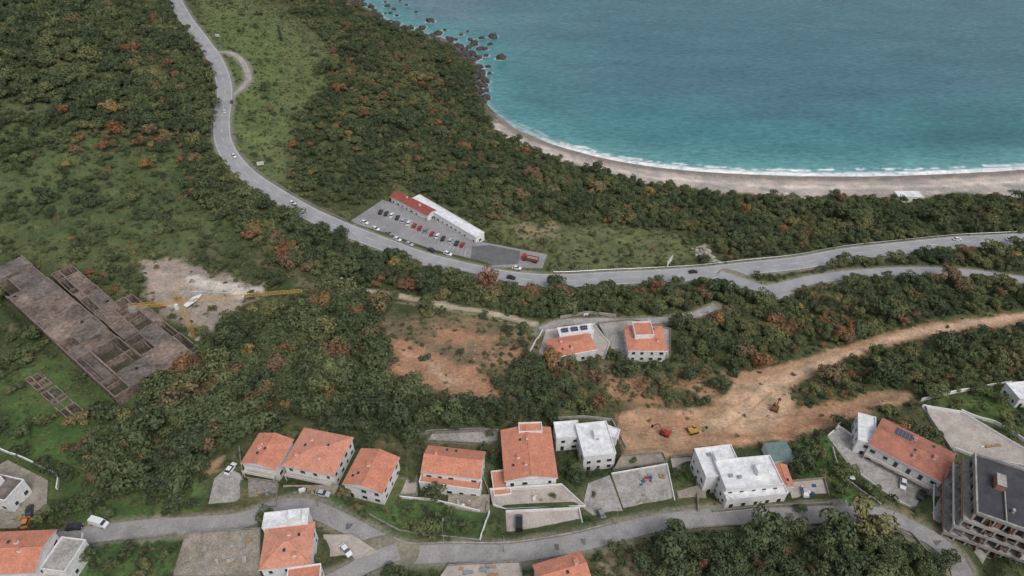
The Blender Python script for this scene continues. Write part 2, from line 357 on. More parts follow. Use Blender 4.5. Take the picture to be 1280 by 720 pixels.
main_px=[(205,-45),(214,-12),(230,20),(252,50),(272,80),(281,112),(277,150),(281,182),(302,212),(340,240),(385,266),(430,286),(480,306),(530,323),(590,338),(640,347),(700,351),(780,347),(860,343),(930,336),(1000,328),(1060,318),(1130,309),(1200,303),(1280,298),(1360,294)]
road("main_road",main_px,9.5,'asph',1)
road("side_road",[(898,343),(930,352),(958,362),(985,357),(1015,350),(1060,344),(1110,340),(1160,339),(1220,343),(1290,352),(1350,360)],6,'asph',0,.03)
road("side_road",[(900,350),(935,362),(965,369),(985,362)],6,'asph',0,.06)
road("viewpoint_layby",[(262,66),(285,66),(302,76),(311,96),(306,108),(294,116),(284,122)],3.6,'conc',0,.02)
road("village_road",[(60,676),(105,670),(180,660),(250,655),(300,649),(345,637),(375,634),(400,640),(440,658),(470,675),(505,692),(560,692),(640,690),(720,679),(775,664),(830,652),(900,646),(980,644),(1050,642),(1105,645),(1140,658),(1170,680),(1195,712),(1210,745)],5.2,'asphd',0)
road("village_lane",[(498,690),(465,703),(430,718),(395,735)],5,'asphd',0,.03)
road("villa_lane",[(676,412),(700,404),(740,402),(790,401),(840,398),(870,393),(895,384)],3.6,'conc',0,.02)
# ---------------------------------------------------------------- ground colour
PX,PY=proj(GX,GY,GZ)
n1=fbm(GX,GY,26,11); n2=fbm(GX,GY,7,21); n3=fbm(GX,GY,2.6,31,3)
JX=PX+(n2-.5)*34+(n3-.5)*10; JY=PY+(fbm(GX,GY,7,41)-.5)*22+(n3-.5)*8
def sm(a,lo,hi):
    t=np.clip((a-lo)/(hi-lo),0,1); return t*t*(3-2*t)
col=np.empty(GX.shape+(3,))
g1=np.array([.065,.082,.038]); g2=np.array([.105,.125,.058]); g3=np.array([.17,.145,.09])
t=sm(n1,.35,.65)[...,None]; col[:]=g1*(1-t)+g2*t
t=(sm(n2,.55,.75)*.7)[...,None]; col=col*(1-t)+g3*t
def paint(poly,c,soft=5,k=1.0,jit=1.0,nz=0):
    X=PX+(JX-PX)*jit; Y=PY+(JY-PY)*jit; p=np.array(poly)
    msk=(PX>p[:,0].min()-60)&(PX<p[:,0].max()+60)&(PY>p[:,1].min()-60)&(PY<p[:,1].max()+60)
    sd=sd_poly(X[msk],Y[msk],poly); f=sm(sd,-soft,soft)*k
    if nz: f=f*sm(n2[msk],nz-.12,nz+.12)
    cc=np.array(c)*(.75+.5*n3[msk][:,None]); col[msk]=col[msk]*(1-f[:,None])+cc*f[:,None]
def paintline(px,w,c,k=1.0):
    s=spline(px,5); p=np.array(s); msk=(PX>p[:,0].min()-30)&(PX<p[:,0].max()+30)&(PY>p[:,1].min()-30)&(PY<p[:,1].max()+30)
    X=PX[msk]+(JX[msk]-PX[msk])*.3; Y=PY[msk]+(JY[msk]-PY[msk])*.3
    f=(1-sm(d_line(X,Y,s),w*.6,w*1.3))*k; cc=np.array(c)*(.75+.5*n3[msk][:,None]); col[msk]=col[msk]*(1-f[:,None])+cc*f[:,None]
GR=(.125,.15,.066); GRB=(.11,.155,.058)
OCH=(.46,.29,.185); OCHL=(.57,.41,.29); REDS=(.39,.225,.145); BRN=(.25,.185,.12)
paint([(240,-20),(320,0),(380,50),(440,90),(400,110),(370,150),(350,230),(300,200),(290,150),(300,100),(270,60)],GR)
paint([(270,20),(340,30),(350,120),(320,190),(300,180),(290,110)],GRB,8,.6)
paint([(600,275),(720,280),(850,290),(900,318),(830,335),(720,342),(690,320),(640,305)],(.14,.155,.075))
paint([(640,280),(700,285),(700,300),(650,296)],(.26,.21,.13),4,.7)
paint([(0,150),(120,160),(240,190),(300,240),(340,300),(250,310),(150,330),(60,300),(0,280)],(.095,.125,.055),10,.7)
paint([(0,480),(60,440),(150,500),(200,480),(240,460),(230,520),(120,620),(60,620),(0,560)],(.08,.125,.045),8,.8)
paint([(170,610),(250,590),(260,640),(180,645)],(.12,.18,.06),5)
paint([(20,500),(100,520),(170,490),(120,540),(90,600),(20,570)],(.08,.145,.045),8,.7)
paint([(60,640),(110,612),(220,640),(110,660)],(.09,.15,.05),5,.8)
paint([(105,680),(222,668),(215,725),(90,725)],(.09,.15,.055),4)
paint([(180,330),(230,325),(290,345),(330,370),(260,415),(200,390),(180,370)],(.34,.29,.25),6)
paint([(230,345),(325,360),(320,370),(240,366)],(.55,.51,.47),3,.9)
paint([(475,395),(650,400),(700,450),(760,470),(700,520),(600,500),(540,505),(490,470)],BRN,10,.85,1,.38)
paint([(475,400),(640,405),(640,440),(600,490),(540,500),(490,470)],(.19,.145,.095),8,.8)
paint([(474,420),(510,426),(550,444),(606,474),(622,496),(560,496),(515,476),(490,456)],REDS,5,1)
paint([(500,440),(540,455),(580,480),(560,482)],OCHL,3,.7)
paint([(540,412),(625,418),(612,436),(550,432)],REDS,5,.9)
paint([(590,440),(650,428),(655,452),(605,466)],REDS,6,.7)
paint([(380,350),(430,345),(430,362),(390,368)],BRN,5,.7)
paint([(300,320),(360,335),(400,350),(330,350)],BRN,6,.5,1,.45)
paintline([(435,362),(490,368),(540,378),(600,390),(672,404)],3.2,(.44,.38,.29))
paintline([(480,376),(540,384),(600,396),(660,410)],1.4,(.36,.30,.22),.6)
paintline([(440,362),(500,362),(560,350)],1.6,(.2,.18,.12),.4)
dirt=[(768,518),(800,508),(870,512),(905,495),(925,468),(975,455),(1040,437),(1100,418),(1160,405),(1220,397),(1300,388),(1300,402),(1200,414),(1130,428),(1060,448),(1000,472),(985,492),(995,512),(1050,505),(1090,488),(1140,490),(1135,505),(1080,512),(1040,532),(1000,548),(940,556),(880,560),(830,572),(775,568)]
paint(dirt,OCH,3,1,.5)
paint([(905,497),(985,460),(985,490),(990,520),(940,545),(890,535)],OCHL,6,.7)
paint([(770,520),(860,515),(880,540),(790,560)],REDS,7,.7,1,.5)
paint([(985,515),(1080,495),(1130,492),(1040,530),(960,552)],REDS,5,.75)
paintline([(880,530),(930,515),(965,480),(1050,447),(1150,415),(1290,393)],4,(.60,.43,.31),.8)
paintline([(870,545),(960,545),(1040,520),(1120,494)],2.0,(.32,.18,.11),.7)
paintline([(930,530),(1000,515),(1000,500)],2.0,(.35,.20,.12),.7)
paintline([(900,540),(930,520),(960,495),(1020,462)],1.0,(.35,.21,.13),.7)
paintline([(800,550),(850,530),(920,505),(950,480)],1.0,(.35,.21,.13),.6)
paint([(735,466),(800,464),(940,476),(890,504),(750,506)],REDS,8,.9,1,.40)
paint([(690,455),(760,452),(840,470),(780,480),(700,475)],(.26,.2,.13),5,.7)
paint([(250,575),(280,572),(275,592),(258,594)],OCH,3,.9)
paint([(480,545),(620,550),(620,562),(500,562)],(.2,.16,.1),5,.6)
paint([(840,585),(880,575),(880,600),(845,605)],(.1,.17,.05),4)
paint([(1000,555),(1040,548),(1050,600),(1105,640),(1050,632),(1035,600),(995,595)],(.09,.16,.05),4)
paint([(1160,500),(1300,475),(1300,545),(1220,525)],(.10,.15,.05),4)
paint([(500,625),(560,625),(600,645),(610,672),(500,672),(450,645)],(.10,.16,.06),4)
paint([(410,612),(440,612),(440,640),(410,632)],(.1,.16,.06),4)
paint([(930,610),(985,632),(885,642)],(.1,.16,.06),3)
paint([(690,340),(760,345),(760,352),(690,352)],(.16,.15,.09),3,.6)
paint([(870,310),(890,306),(896,330),(880,330)],(.5,.46,.4),2)
paint([(760,680),(800,676),(830,725),(750,725)],(.3,.24,.17),4,.8)
# beach
dc=d_line(GX,GY,coast_w[::2])
bn=fbm(GX,GY,12,77)
f=(1-sm(GZ+(bn-.5)*1.2,3.1,4.0))*sm(JX,606,626)*(dc<120)
sand=np.array([.50,.44,.40]); sand2=np.array([.36,.325,.305]); wet=np.array([.24,.21,.19])
k1=sm(fbm(GX,GY,9,88),.35,.65)[...,None]; sc=sand*(1-k1)+sand2*k1
k2=(1-sm(dc+(n2-.5)*4,4,10))[...,None]; sc=sc*(1-k2)+wet*k2
band=np.exp(-((dc-16-(bn-.5)*8)/2.5)**2)[...,None]*.35; sc=sc*(1+band)
f=f[...,None]; col=col*(1-f)+sc*f
fr=((1-sm(JX,606,626))*(1-sm(GZ+(bn-.5)*6,1.5,5))*(dc<60))[...,None]; col=col*(1-fr)+np.array([.13,.118,.105])*(.4+1.2*n3[...,None])*fr
for _,P,z,w,k,mk in roads:
    m=w/2+5; 
    wd=window(P[:,0].min()-m,P[:,0].max()+m,P[:,1].min()-m,P[:,1].max()+m)
    lx=gx[wd[1]]; ly=gy[wd[0]]; D=np.full(GX[wd].shape,1e9)
    for i in range(len(P)-1):
        (x0,y0),(x1,y1)=P[i],P[i+1]
        i0,i1=np.searchsorted(lx,[min(x0,x1)-m,max(x0,x1)+m]); j0,j1=np.searchsorted(ly,[min(y0,y1)-m,max(y0,y1)+m])
        s=(slice(j0,j1),slice(i0,i1)); ex,ey=x1-x0,y1-y0; t=np.clip(((GX[wd][s]-x0)*ex+(GY[wd][s]-y0)*ey)/(ex*ex+ey*ey),0,1)
        D[s]=np.minimum(D[s],np.hypot(GX[wd][s]-x0-t*ex,GY[wd][s]-y0-t*ey))
    ff=(1-sm(D+(n2[wd]-.5)*3,w/2+.8,w/2+2.2))[...,None]*.75
    col[wd]=col[wd]*(1-ff)+np.array([.27,.25,.20])*ff
ny,nx=GX.shape
V=np.stack([GX,GY,GZ],-1).reshape(-1,3)
idx=np.arange(nx*ny).reshape(ny,nx)
Fq=np.stack([idx[:-1,:-1],idx[:-1,1:],idx[1:,1:],idx[1:,:-1]],-1).reshape(-1,4)
def bigmesh(name,V,Fq,smooth=True):
    me=bpy.data.meshes.new(name); me.vertices.add(len(V)); me.vertices.foreach_set("co",V.astype(np.float32).ravel())
    k=Fq.shape[1]; me.loops.add(Fq.size); me.loops.foreach_set("vertex_index",Fq.astype(np.int32).ravel())
    me.polygons.add(len(Fq)); me.polygons.foreach_set("loop_start",np.arange(0,Fq.size,k,dtype=np.int32)); me.polygons.foreach_set("loop_total",np.full(len(Fq),k,np.int32))
    me.polygons.foreach_set("use_smooth",np.full(len(Fq),smooth)); me.update(calc_edges=True); me.validate(); return me
me=bigmesh("terrain",V,Fq)
ca=me.attributes.new("Col",'FLOAT_COLOR','POINT'); ca.data.foreach_set("color",np.concatenate([col.reshape(-1,3),np.ones((nx*ny,1))],1).astype(np.float32).ravel())
m,t_,N,L,P_=nt("ground_soil_and_grass")
at=N.new("ShaderNodeAttribute"); at.attribute_name="Col"
geo=N.new("ShaderNodeNewGeometry").outputs["Position"]
a=noise(N,L,1.1,6,.75,geo); r=ramp(N,[(.3,(.55,.55,.55)),(.5,(1,1,1)),(.7,(1.45,1.4,1.35))]); L.new(a.outputs[0],r.inputs[0])
b=noise(N,L,.13,4,.6,geo); r2=ramp(N,[(.35,(.8,.85,.85)),(.65,(1.2,1.12,1.05))]); L.new(b.outputs[0],r2.inputs[0])
k=mixc(N,L,'MULTIPLY',1.0,at.outputs["Color"],r.outputs[0]); k=mixc(N,L,'MULTIPLY',1.0,k,r2.outputs[0]); L.new(k,P_.inputs["Base Color"])
P_.inputs["Roughness"].default_value=.95; P_.inputs["Specular IOR Level"].default_value=.1
bu=N.new("ShaderNodeBump"); bu.inputs["Strength"].default_value=.8; bu.inputs["Distance"].default_value=.4; L.new(a.outputs[0],bu.inputs["Height"]); L.new(bu.outputs[0],P_.inputs["Normal"])
me.materials.append(m)
to=bpy.data.objects.new("terrain",me); scene.collection.objects.link(to)
# ---------------------------------------------------------------- build roads
def ribbon(b,P,z,o0,o1,dz,k,seg=None):
    T=np.gradient(P,axis=0); T/=np.hypot(T[:,0],T[:,1])[:,None]; Nn=np.stack([-T[:,1],T[:,0]],1)
    vs=[];fs=[]
    for i in range(len(P)):
        for o in (o0,o1): vs.append((P[i,0]+Nn[i,0]*o,P[i,1]+Nn[i,1]*o,z[i]+dz))
    for i in range(len(P)-1):
        if seg and (i//seg)%2: continue
        fs.append((2*i+1,2*i,2*i+2,2*i+3))
    b.add(vs,fs,k)
def wallrib(b,P,z,o,wd,h,k):
    if len(P)<3: return
    T=np.gradient(P,axis=0); T/=np.hypot(T[:,0],T[:,1])[:,None]+1e-9; Nn=np.stack([-T[:,1],T[:,0]],1)
    vs=[];fs=[]
    for i in range(len(P)):
        for oo,zz in ((o-wd/2,-1.),(o-wd/2,h),(o+wd/2,h),(o+wd/2,-1.)): vs.append((P[i,0]+Nn[i,0]*oo,P[i,1]+Nn[i,1]*oo,z[i]+zz))
    for i in range(len(P)-1):
        for q in range(3): fs.append((4*i+q,4*i+q+1,4*i+q+5,4*i+q+4))
    fs+= [(0,1,2,3),tuple(4*(len(P)-1)+q for q in (3,2,1,0))]
    b.add(vs,fs,k)
for name,P,z,w,k,mk in roads:
    b=MB(); ribbon(b,P,z,-w/2,w/2,0,k)
    ribbon(b,P,z-.25,-w/2-.5,-w/2,0,'gravel'); ribbon(b,P,z-.25,w/2,w/2+.5,0,'gravel')
    b.obj(name)
    if mk:
        b=MB(); ribbon(b,P,z,-w/2+.5,-w/2+.72,.02,'paint'); ribbon(b,P,z,w/2-.72,w/2-.5,.02,'paint'); ribbon(b,P,z,-.1,.1,.02,'paint',2); b.obj("road_markings")
        b=MB(); T=np.gradient(P,axis=0); T/=np.hypot(T[:,0],T[:,1])[:,None]; Nn=np.stack([-T[:,1],T[:,0]],1)
        Q=P+Nn*(w/2+.9); qx,qy=proj(Q[:,0],Q[:,1],z)
        for i in range(10,len(P)-1):
            if 430<qx[i]<690 or 60<qy[i]<125: continue
            a_=(Q[i,0],Q[i,1],z[i]+.7); c_=(Q[i+1,0],Q[i+1,1],z[i+1]+.7); b.beam(a_,c_,.13,'metal'); b.beam((Q[i,0],Q[i,1],z[i]-.5),(Q[i,0],Q[i,1],z[i]+.8),.06,'metal')
        b.obj("guardrail")
    if name in("village_road",):
        n5=len(P); b=MB(); wallrib(b,P[int(n5*.35):int(n5*.6)],z[int(n5*.35):int(n5*.6)],w/2+.4,.25,.35,'conc'); wallrib(b,P[int(n5*.66):int(n5*.9)],z[int(n5*.66):int(n5*.9)],-w/2-.4,.3,.6,'stone'); b.obj("road_kerb")
        b=MB()
        for fpos in (.2,.31,.52,.55,.78,.93):
            i=int(n5*fpos); b.box(P[i,0]-1.2,P[i,0]+1.0,P[i,1]-.9,P[i,1]+.8,z[i]-.02,z[i]+.012,'lotd')
        b.obj("asphalt_patches")
def wall(name,px,h,k='white',w=.3,zoff=0):
    P=[G(a,b) for a,b in px]; P=resample(np.array(P),2.0); b=MB(); wallrib(b,P[:,:2],H(P[:,0],P[:,1])+zoff,0,w,h,k); b.obj(name)
for name,poly,z,k,wl,wh in terr:
    b=MB(); n_=len(poly); A_=sum(poly[i][0]*poly[(i+1)%n_][1]-poly[(i+1)%n_][0]*poly[i][1] for i in range(n_))
    q=poly if A_>0 else poly[::-1]
    vs=[(x,y,z) for x,y in q]+[(x,y,z-3) for x,y in q]
    b.add(vs[:n_],[tuple(range(n_))],k); b.add(vs,[(i,n_+i,n_+(i+1)%n_,(i+1)%n_) for i in range(n_)],'conc')
    o=b.obj(name)
    if wl:
        bb=MB()
        for i in range(n_-1):
            if name in('villa_yard',) and i==0: continue
            (x0,y0),(x1,y1)=q[i],q[(i+1)%n_]; L_=math.hypot(x1-x0,y1-y0); ux,uy=(x1-x0)/L_,(y1-y0)/L_; nx_,ny_=-uy*.22,ux*.22
            vv=[(x0,y0,z+.004),(x1,y1,z+.004),(x1+nx_,y1+ny_,z+.004),(x0+nx_,y0+ny_,z+.004)]; vv+=[(a_,b_,z+wh-i*.004) for a_,b_,_ in vv]
            bb.add(vv,[(0,1,5,4),(1,2,6,5),(2,3,7,6),(3,0,4,7),(4,5,6,7)],wl)
        bb.obj("boundary_wall")
# marked bays and dark resurfaced end of the restaurant car park
def sheet(name,px,z,k):
    b=MB(); v=[(*atz(a,c_,z),z) for a,c_ in px]; A_=sum(v[i][0]*v[(i+1)%len(v)][1]-v[(i+1)%len(v)][0]*v[i][1] for i in range(len(v))); v=v if A_>0 else v[::-1]; b.add(v,[tuple(range(len(v)))],k); b.obj(name)
sheet("new_asphalt_area",[(590,308),(612,306),(650,314),(648,330),(612,332),(588,326)],zlot+.006,'lotd')
b=MB()
for i in range(24):
    px0,py0=474+i*4.6,268+i*2.25; x0,y0=atz(px0,py0,zlot+.01); x1,y1=atz(px0+5,py0-10,zlot+.01); dx,dy=(y1-y0),-(x1-x0); l=math.hypot(dx,dy); dx,dy=dx/l*.07,dy/l*.07
    b.add([(x0-dx,y0-dy,zlot+.01),(x0+dx,y0+dy,zlot+.01),(x1+dx,y1+dy,zlot+.01),(x1-dx,y1-dy,zlot+.01)],[(0,1,2,3)],'paint')
b.obj("parking_bay_lines")
# ---------------------------------------------------------------- build houses
def win(b,side,w,d,u,z,ww,wh_,door=False):
    for (e,k,g) in ((.05,'white',.10),(.075,'glass',0)):
        a0,a1=u-ww/2-g,u+ww/2+g; z0,z1=z-g,z+wh_+g
        if side==0: b.box(a0,a1,-d/2-e,-d/2+.02,z0,z1,k)
        if side==2: b.box(a0,a1,d/2-.02,d/2+e,z0,z1,k)
        if side==1: b.box(w/2-.02,w/2+e,a0,a1,z0,z1,k)
        if side==3: b.box(-w/2-e,-w/2+.02,a0,a1,z0,z1,k)
    if not door:
        if side==0: b.box(u-ww/2-.15,u+ww/2+.15,-d/2-.16,-d/2-.08,z-.16,z-.1,'conc')
def build_part(par,p,c,w,d,a,g,base,idx):
    h=p['h']; loc=(c[0]-base[0],c[1]-base[1],g-base[2]); roof=p['roof']; oh=.45 if roof!='flat' else 0
    ww,dd=w-2*oh,d-2*oh
    R=random.Random(idx*13+5); wk=p.get('wall','white')
    b=MB(); b.box(-ww/2,ww/2,-dd/2,dd/2,-3,h,wk)
    if roof!='flat' :
        rise=p.get('rise',1.8)
    if roof=='gable':
        if w>=d: b.add([(-ww/2,-dd/2,h),(-ww/2,dd/2,h),(-ww/2,0,h+rise*.93),(ww/2,-dd/2,h),(ww/2,dd/2,h),(ww/2,0,h+rise*.93)],[(0,2,1),(3,4,5)],wk)
        else: b.add([(-ww/2,-dd/2,h),(ww/2,-dd/2,h),(0,-dd/2,h+rise*.93),(-ww/2,dd/2,h),(ww/2,dd/2,h),(0,dd/2,h+rise*.93)],[(0,1,2),(3,5,4)],wk)
    b.obj("walls",par,loc,a)
    b=MB()
    if roof=='flat':
        pa=p.get('para',.5); tk=p.get('top','whroof')
        b.box(-w/2-.1,w/2+.1,-d/2-.1,d/2+.1,h,h+.18,wk,tk)
        if pa>.2:
            z0,z1=h+.18,h+.18+pa
            b.box(-w/2-.1,w/2+.1,-d/2-.1,-d/2+.12,z0,z1,wk); b.box(-w/2-.1,w/2+.1,d/2-.12,d/2+.1,z0,z1-.003,wk)
            b.box(-w/2-.1,-w/2+.12,-d/2+.12,d/2-.12,z0,z1-.002,wk); b.box(w/2-.12,w/2+.1,-d/2+.12,d/2-.12,z0,z1-.002,wk)
        b.obj("roof",par,loc,a)
    else:
        t=.18; X,Y=w/2,d/2; k=p.get('tile','tile')
        if roof=='hip':
            rx,ry=(max(0,X-Y),0) if X>=Y else (0,max(0,Y-X))
            if X>=Y: rx=max(rx,.8)
            else: ry=max(ry,.8)
            rd=[(-rx,-ry,h+t+rise),(rx,ry,h+t+rise)]
            e=[(-X,-Y,h+t),(X,-Y,h+t),(X,Y,h+t),(-X,Y,h+t)]
            if X>=Y: b.add(e+rd,[(0,1,5,4),(1,2,5),(2,3,4,5),(3,0,4)],k)
            else: b.add(e+rd,[(0,1,4),(1,2,5,4),(2,3,5),(3,0,4,5)],k)
            for i,j in ((0,0),(1,1),(2,1),(3,0)) if X>=Y else ((0,0),(1,0),(2,1),(3,1)): b.beam(e[i],rd[j],.13,k)
            b.beam(rd[0],rd[1],.15,k)
        else:
            if X>=Y: 
                b.add([(-X,-Y,h+t),(X,-Y,h+t),(X,0,h+t+rise),(-X,0,h+t+rise),(X,Y,h+t),(-X,Y,h+t)],[(0,1,2,3),(3,2,4,5)],k); r0,r1=(-X,0,h+t+rise),(X,0,h+t+rise)
                b.add([(-X,-Y,h),(-X,-Y,h+t),(-X,0,h+t+rise),(-X,0,h+rise),(-X,Y,h+t),(-X,Y,h)],[(0,3,2,1),(3,5,4,2)],'white'); b.add([(X,-Y,h),(X,-Y,h+t),(X,0,h+t+rise),(X,0,h+rise),(X,Y,h+t),(X,Y,h)],[(0,1,2,3),(3,2,4,5)],'white')
            else:
                b.add([(-X,-Y,h+t),(0,-Y,h+t+rise),(0,Y,h+t+rise),(-X,Y,h+t),(X,-Y,h+t),(X,Y,h+t)],[(0,1,2,3),(1,4,5,2)],k); r0,r1=(0,-Y,h+t+rise),(0,Y,h+t+rise)
                b.add([(-X,-Y,h),(-X,-Y,h+t),(0,-Y,h+t+rise),(0,-Y,h+rise),(X,-Y,h+t),(X,-Y,h)],[(0,3,2,1),(3,5,4,2)],'white')
            b.beam(r0,r1,.16,k)
        b.add([(-X,-Y,h),(X,-Y,h),(X,Y,h),(-X,Y,h),(-X,-Y,h+t),(X,-Y,h+t),(X,Y,h+t),(-X,Y,h+t)],[(0,1,5,4),(1,2,6,5),(2,3,7,6),(3,0,4,7)],'white')
        b.beam((-X,-Y-.08,h+.1),(X,-Y-.08,h+.1),.08,'metal')
        b.obj("roof",par,loc,a)
        def rz(x,y):
            if roof=='gable': return h+t+rise*(1-(abs(y)/Y if X>=Y else abs(x)/X))
            m_=min(X,Y); return h+t+rise*min(1,min(X-abs(x),Y-abs(y))/m_)
        b=MB()
        for i in range(p.get('ch',0)):
            x,y=R.uniform(-.65,.65)*X,R.uniform(-.6,.6)*Y; z=rz(x,y); s=R.uniform(.3,.45)
            b.box(x-s,x+s,y-s,y+s,z-.6,z+.9,wk); b.box(x-s-.12,x+s+.12,y-s-.12,y+s+.12,z+.9,z+1.02,'tile')
        if b.v: b.obj("chimneys",par,loc,a)
        b=MB()
        for i in range(2):
            x,y=R.uniform(-.7,.7)*X,R.uniform(-.7,.7)*Y; z=rz(x,y); b.box(x-.35,x+.35,y-.45,y+.45,z-.3,z+.22,'metal','glass')
        b.obj("roof_hatches",par,loc,a)
        if p.get('solar'):
            b=MB(); y0=.15*Y; z0=rz(0,y0)+.15; z1=rz(0,Y*.75)+.15
            b.add([(-X*.55,y0,z0),(-X*.1,y0,z0),(-X*.1,Y*.75,z1),(-X*.55,Y*.75,z1)],[(0,1,2,3)],'solar'); b.obj("solar_panels",par,loc,a)
    if p.get('solar2'):
        b=MB()
        for i in range(3):
            x=-w/2+1.2+i*w*.28; b.add([(x,-.9,h+.4),(x+w*.2,-.9,h+.4),(x+w*.2,.9,h+1.1),(x,.9,h+1.1),(x,.9,h+.2),(x+w*.2,.9,h+.2)],[(0,1,2,3),(2,5,4,3)],'solar')
        b.obj("solar_panels",par,loc,a)
    if p.get('units'):
        b=MB()
        for i in range(p['units']):
            x,y=R.uniform(-.35,.35)*w,R.uniform(-.3,.3)*d
            if i==0: b.box(x-1.6,x+1.6,y-1.3,y+1.3,h+.18,h+2.3,'white','whroof')
            else: b.box(x-.5,x+.5,y-.4,y+.4,h+.18,h+1.0,'metal')
        b.obj("rooftop_units",par,loc,a)
    if not p.get('nowin'):
        b=MB(); st=max(1,int(h//2.9))
        for s in range(st):
            z=s*2.9+.95
            for side,L_ in ((0,ww),(1,dd),(2,ww),(3,dd)):
                nn=max(1,int(L_/3.2)) 
                if L_<2: continue
                for i in range(nn):
                    u=-L_/2+L_*(i+.5)/nn+R.uniform(-.2,.2)
                    if R.random()<.12: continue
                    if (s==0 and i==0 and side==0) or (p.get('balc') and side==0 and s>0 and R.random()<.6): win(b,side,ww,dd,u,z-.93,1.1,2.1,True)
                    else: win(b,side,ww,dd,u,z,R.choice((.9,1.2,1.5)),1.2)
        b.obj("windows",par,loc,a)
    if p.get('balc'):
        b=MB(); st=max(2,int(h//2.9))
        for s in range(1,st):
            z=s*2.9-.1; x0,x1=-ww/2,ww/2*.9; y0=-dd/2-1.5; b.box(x0,x1,y0,-dd/2-.1,z-.15,z,'white','pave')
            b.box(x0,x1,y0-.02,y0+.08,z+.9,z+.98,'white'); 
            for i in range(int((x1-x0)/.5)+1): b.box(x0+i*.5,x0+i*.5+.06,y0,y0+.06,z,z+.9,'white')
            for x in (x0+.1,x1-.3): b.box(x,x+.2,y0+.1,y0+.3,-2,z-.15,'white')
        b.obj("balcony",par,loc,a)
ii=0
for nm,out in plans:
    c0=out[0][1]; g0=out[0][5]; base=(c0[0],c0[1],g0); e=empty(nm,base)
    for p,c,w,d,a,g,q in out:
        ii+=1; build_part(e,p,c,w,d,a,g,base,ii)
# unfinished building
c,w,d,a,g=UB; e=empty("unfinished_apartment_building",(c[0],c[1],g))
b=MB(); 
for s in range(5):
    z=s*3.0-1; ex=(3.4,2.6,1.8,1.2,.2)[s]
    b.box(-w/2-ex*1.8,w/2,-d/2-ex,d/2,z,z+.25,'conc')
b.box(-w/2,w/2,-d/2,d/2,11.25,11.4,'conc','droof'); b.obj("floor_slabs",e,(0,0,0),a)
b=MB()
for s in range(4):
    z=s*3.0-.75; ex=(3.4,2.6,1.8,1.2)[s]; exn=(2.6,1.8,1.2,.2)[s]
    for i in range(7):
        x=-w/2-exn*1.8+.3+i*(w+exn)/6.3; b.box(x-.2,x+.2,-d/2-exn+.1,-d/2-exn+.5,z,z+2.75,'conc')
    for i in range(6):
        y=-d/2-exn+1+i*(d)/5.2; b.box(-w/2-exn*1.8+.1,-w/2-exn*1.8+.5,y-.2,y+.2,z,z+2.75,'conc')
b.obj("columns",e,(0,0,0),a)
b=MB()
for s in range(4):
    z=s*3.0-.75; b.box(-w/2+.1,w/2-.3,-d/2+.3,d/2-.3,z,z+2.75,'brick')
b.obj("brick_walls",e,(0,0,0),a)
b=MB()
for s in range(4):
    z=s*3.0-.75; ex=(3.4,2.6,1.8,1.2)[s]
    for i in range(5):
        x=-w/2+w*(i+.5)/5; b.box(x-.9,x+.9,-d/2+.24,-d/2+.29,z+.2,z+2.3,'dark')  # dark panels on solid brick, shade of the openings painted in
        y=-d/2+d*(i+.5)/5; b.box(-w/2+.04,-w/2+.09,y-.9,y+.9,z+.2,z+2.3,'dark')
    b.box(-w/2-ex*1.8+.12,w/2,-d/2-ex+.002,-d/2-ex+.12,z+.002,z+.9,'conc'); b.box(-w/2-ex*1.8+.002,-w/2-ex*1.8+.11,-d/2-ex+.2,d/2,z+.002,z+.9,'brick' if s%2 else 'white')
    for i in range(3):
        x=-w/2+w*(i+.8)/3.2; b.box(x-.08,x+.08,-d/2-ex+.13,-d/2+.2,z+.003,z+2.2,'brick')
b.obj("painted_openings_and_parapets",e,(0,0,0),a)
b=MB()
for x0,x1,y0,y1 in ((-w/2-.2,w/2,-d/2-.3,-d/2+.1),(-w/2-.2,-w/2+.2,-d/2+.1,d/2),( -w/2+.2,w/2,d/2-.3,d/2+.1)): b.box(x0,x1,y0,y1,11.42,12.3,'conc')
b.box(-w*.2,-w*.05,0,d*.2,11.42,13.6,'brick','conc'); b.box(w*.05,w*.09,-d*.3,-d*.26,11.42,12.6,'conc'); b.box(-w*.05,-w*.048+.2,-d/2+.12,-.02,11.42,12.0,'conc'); b.obj("roof_parapet",e,(0,0,0),a)
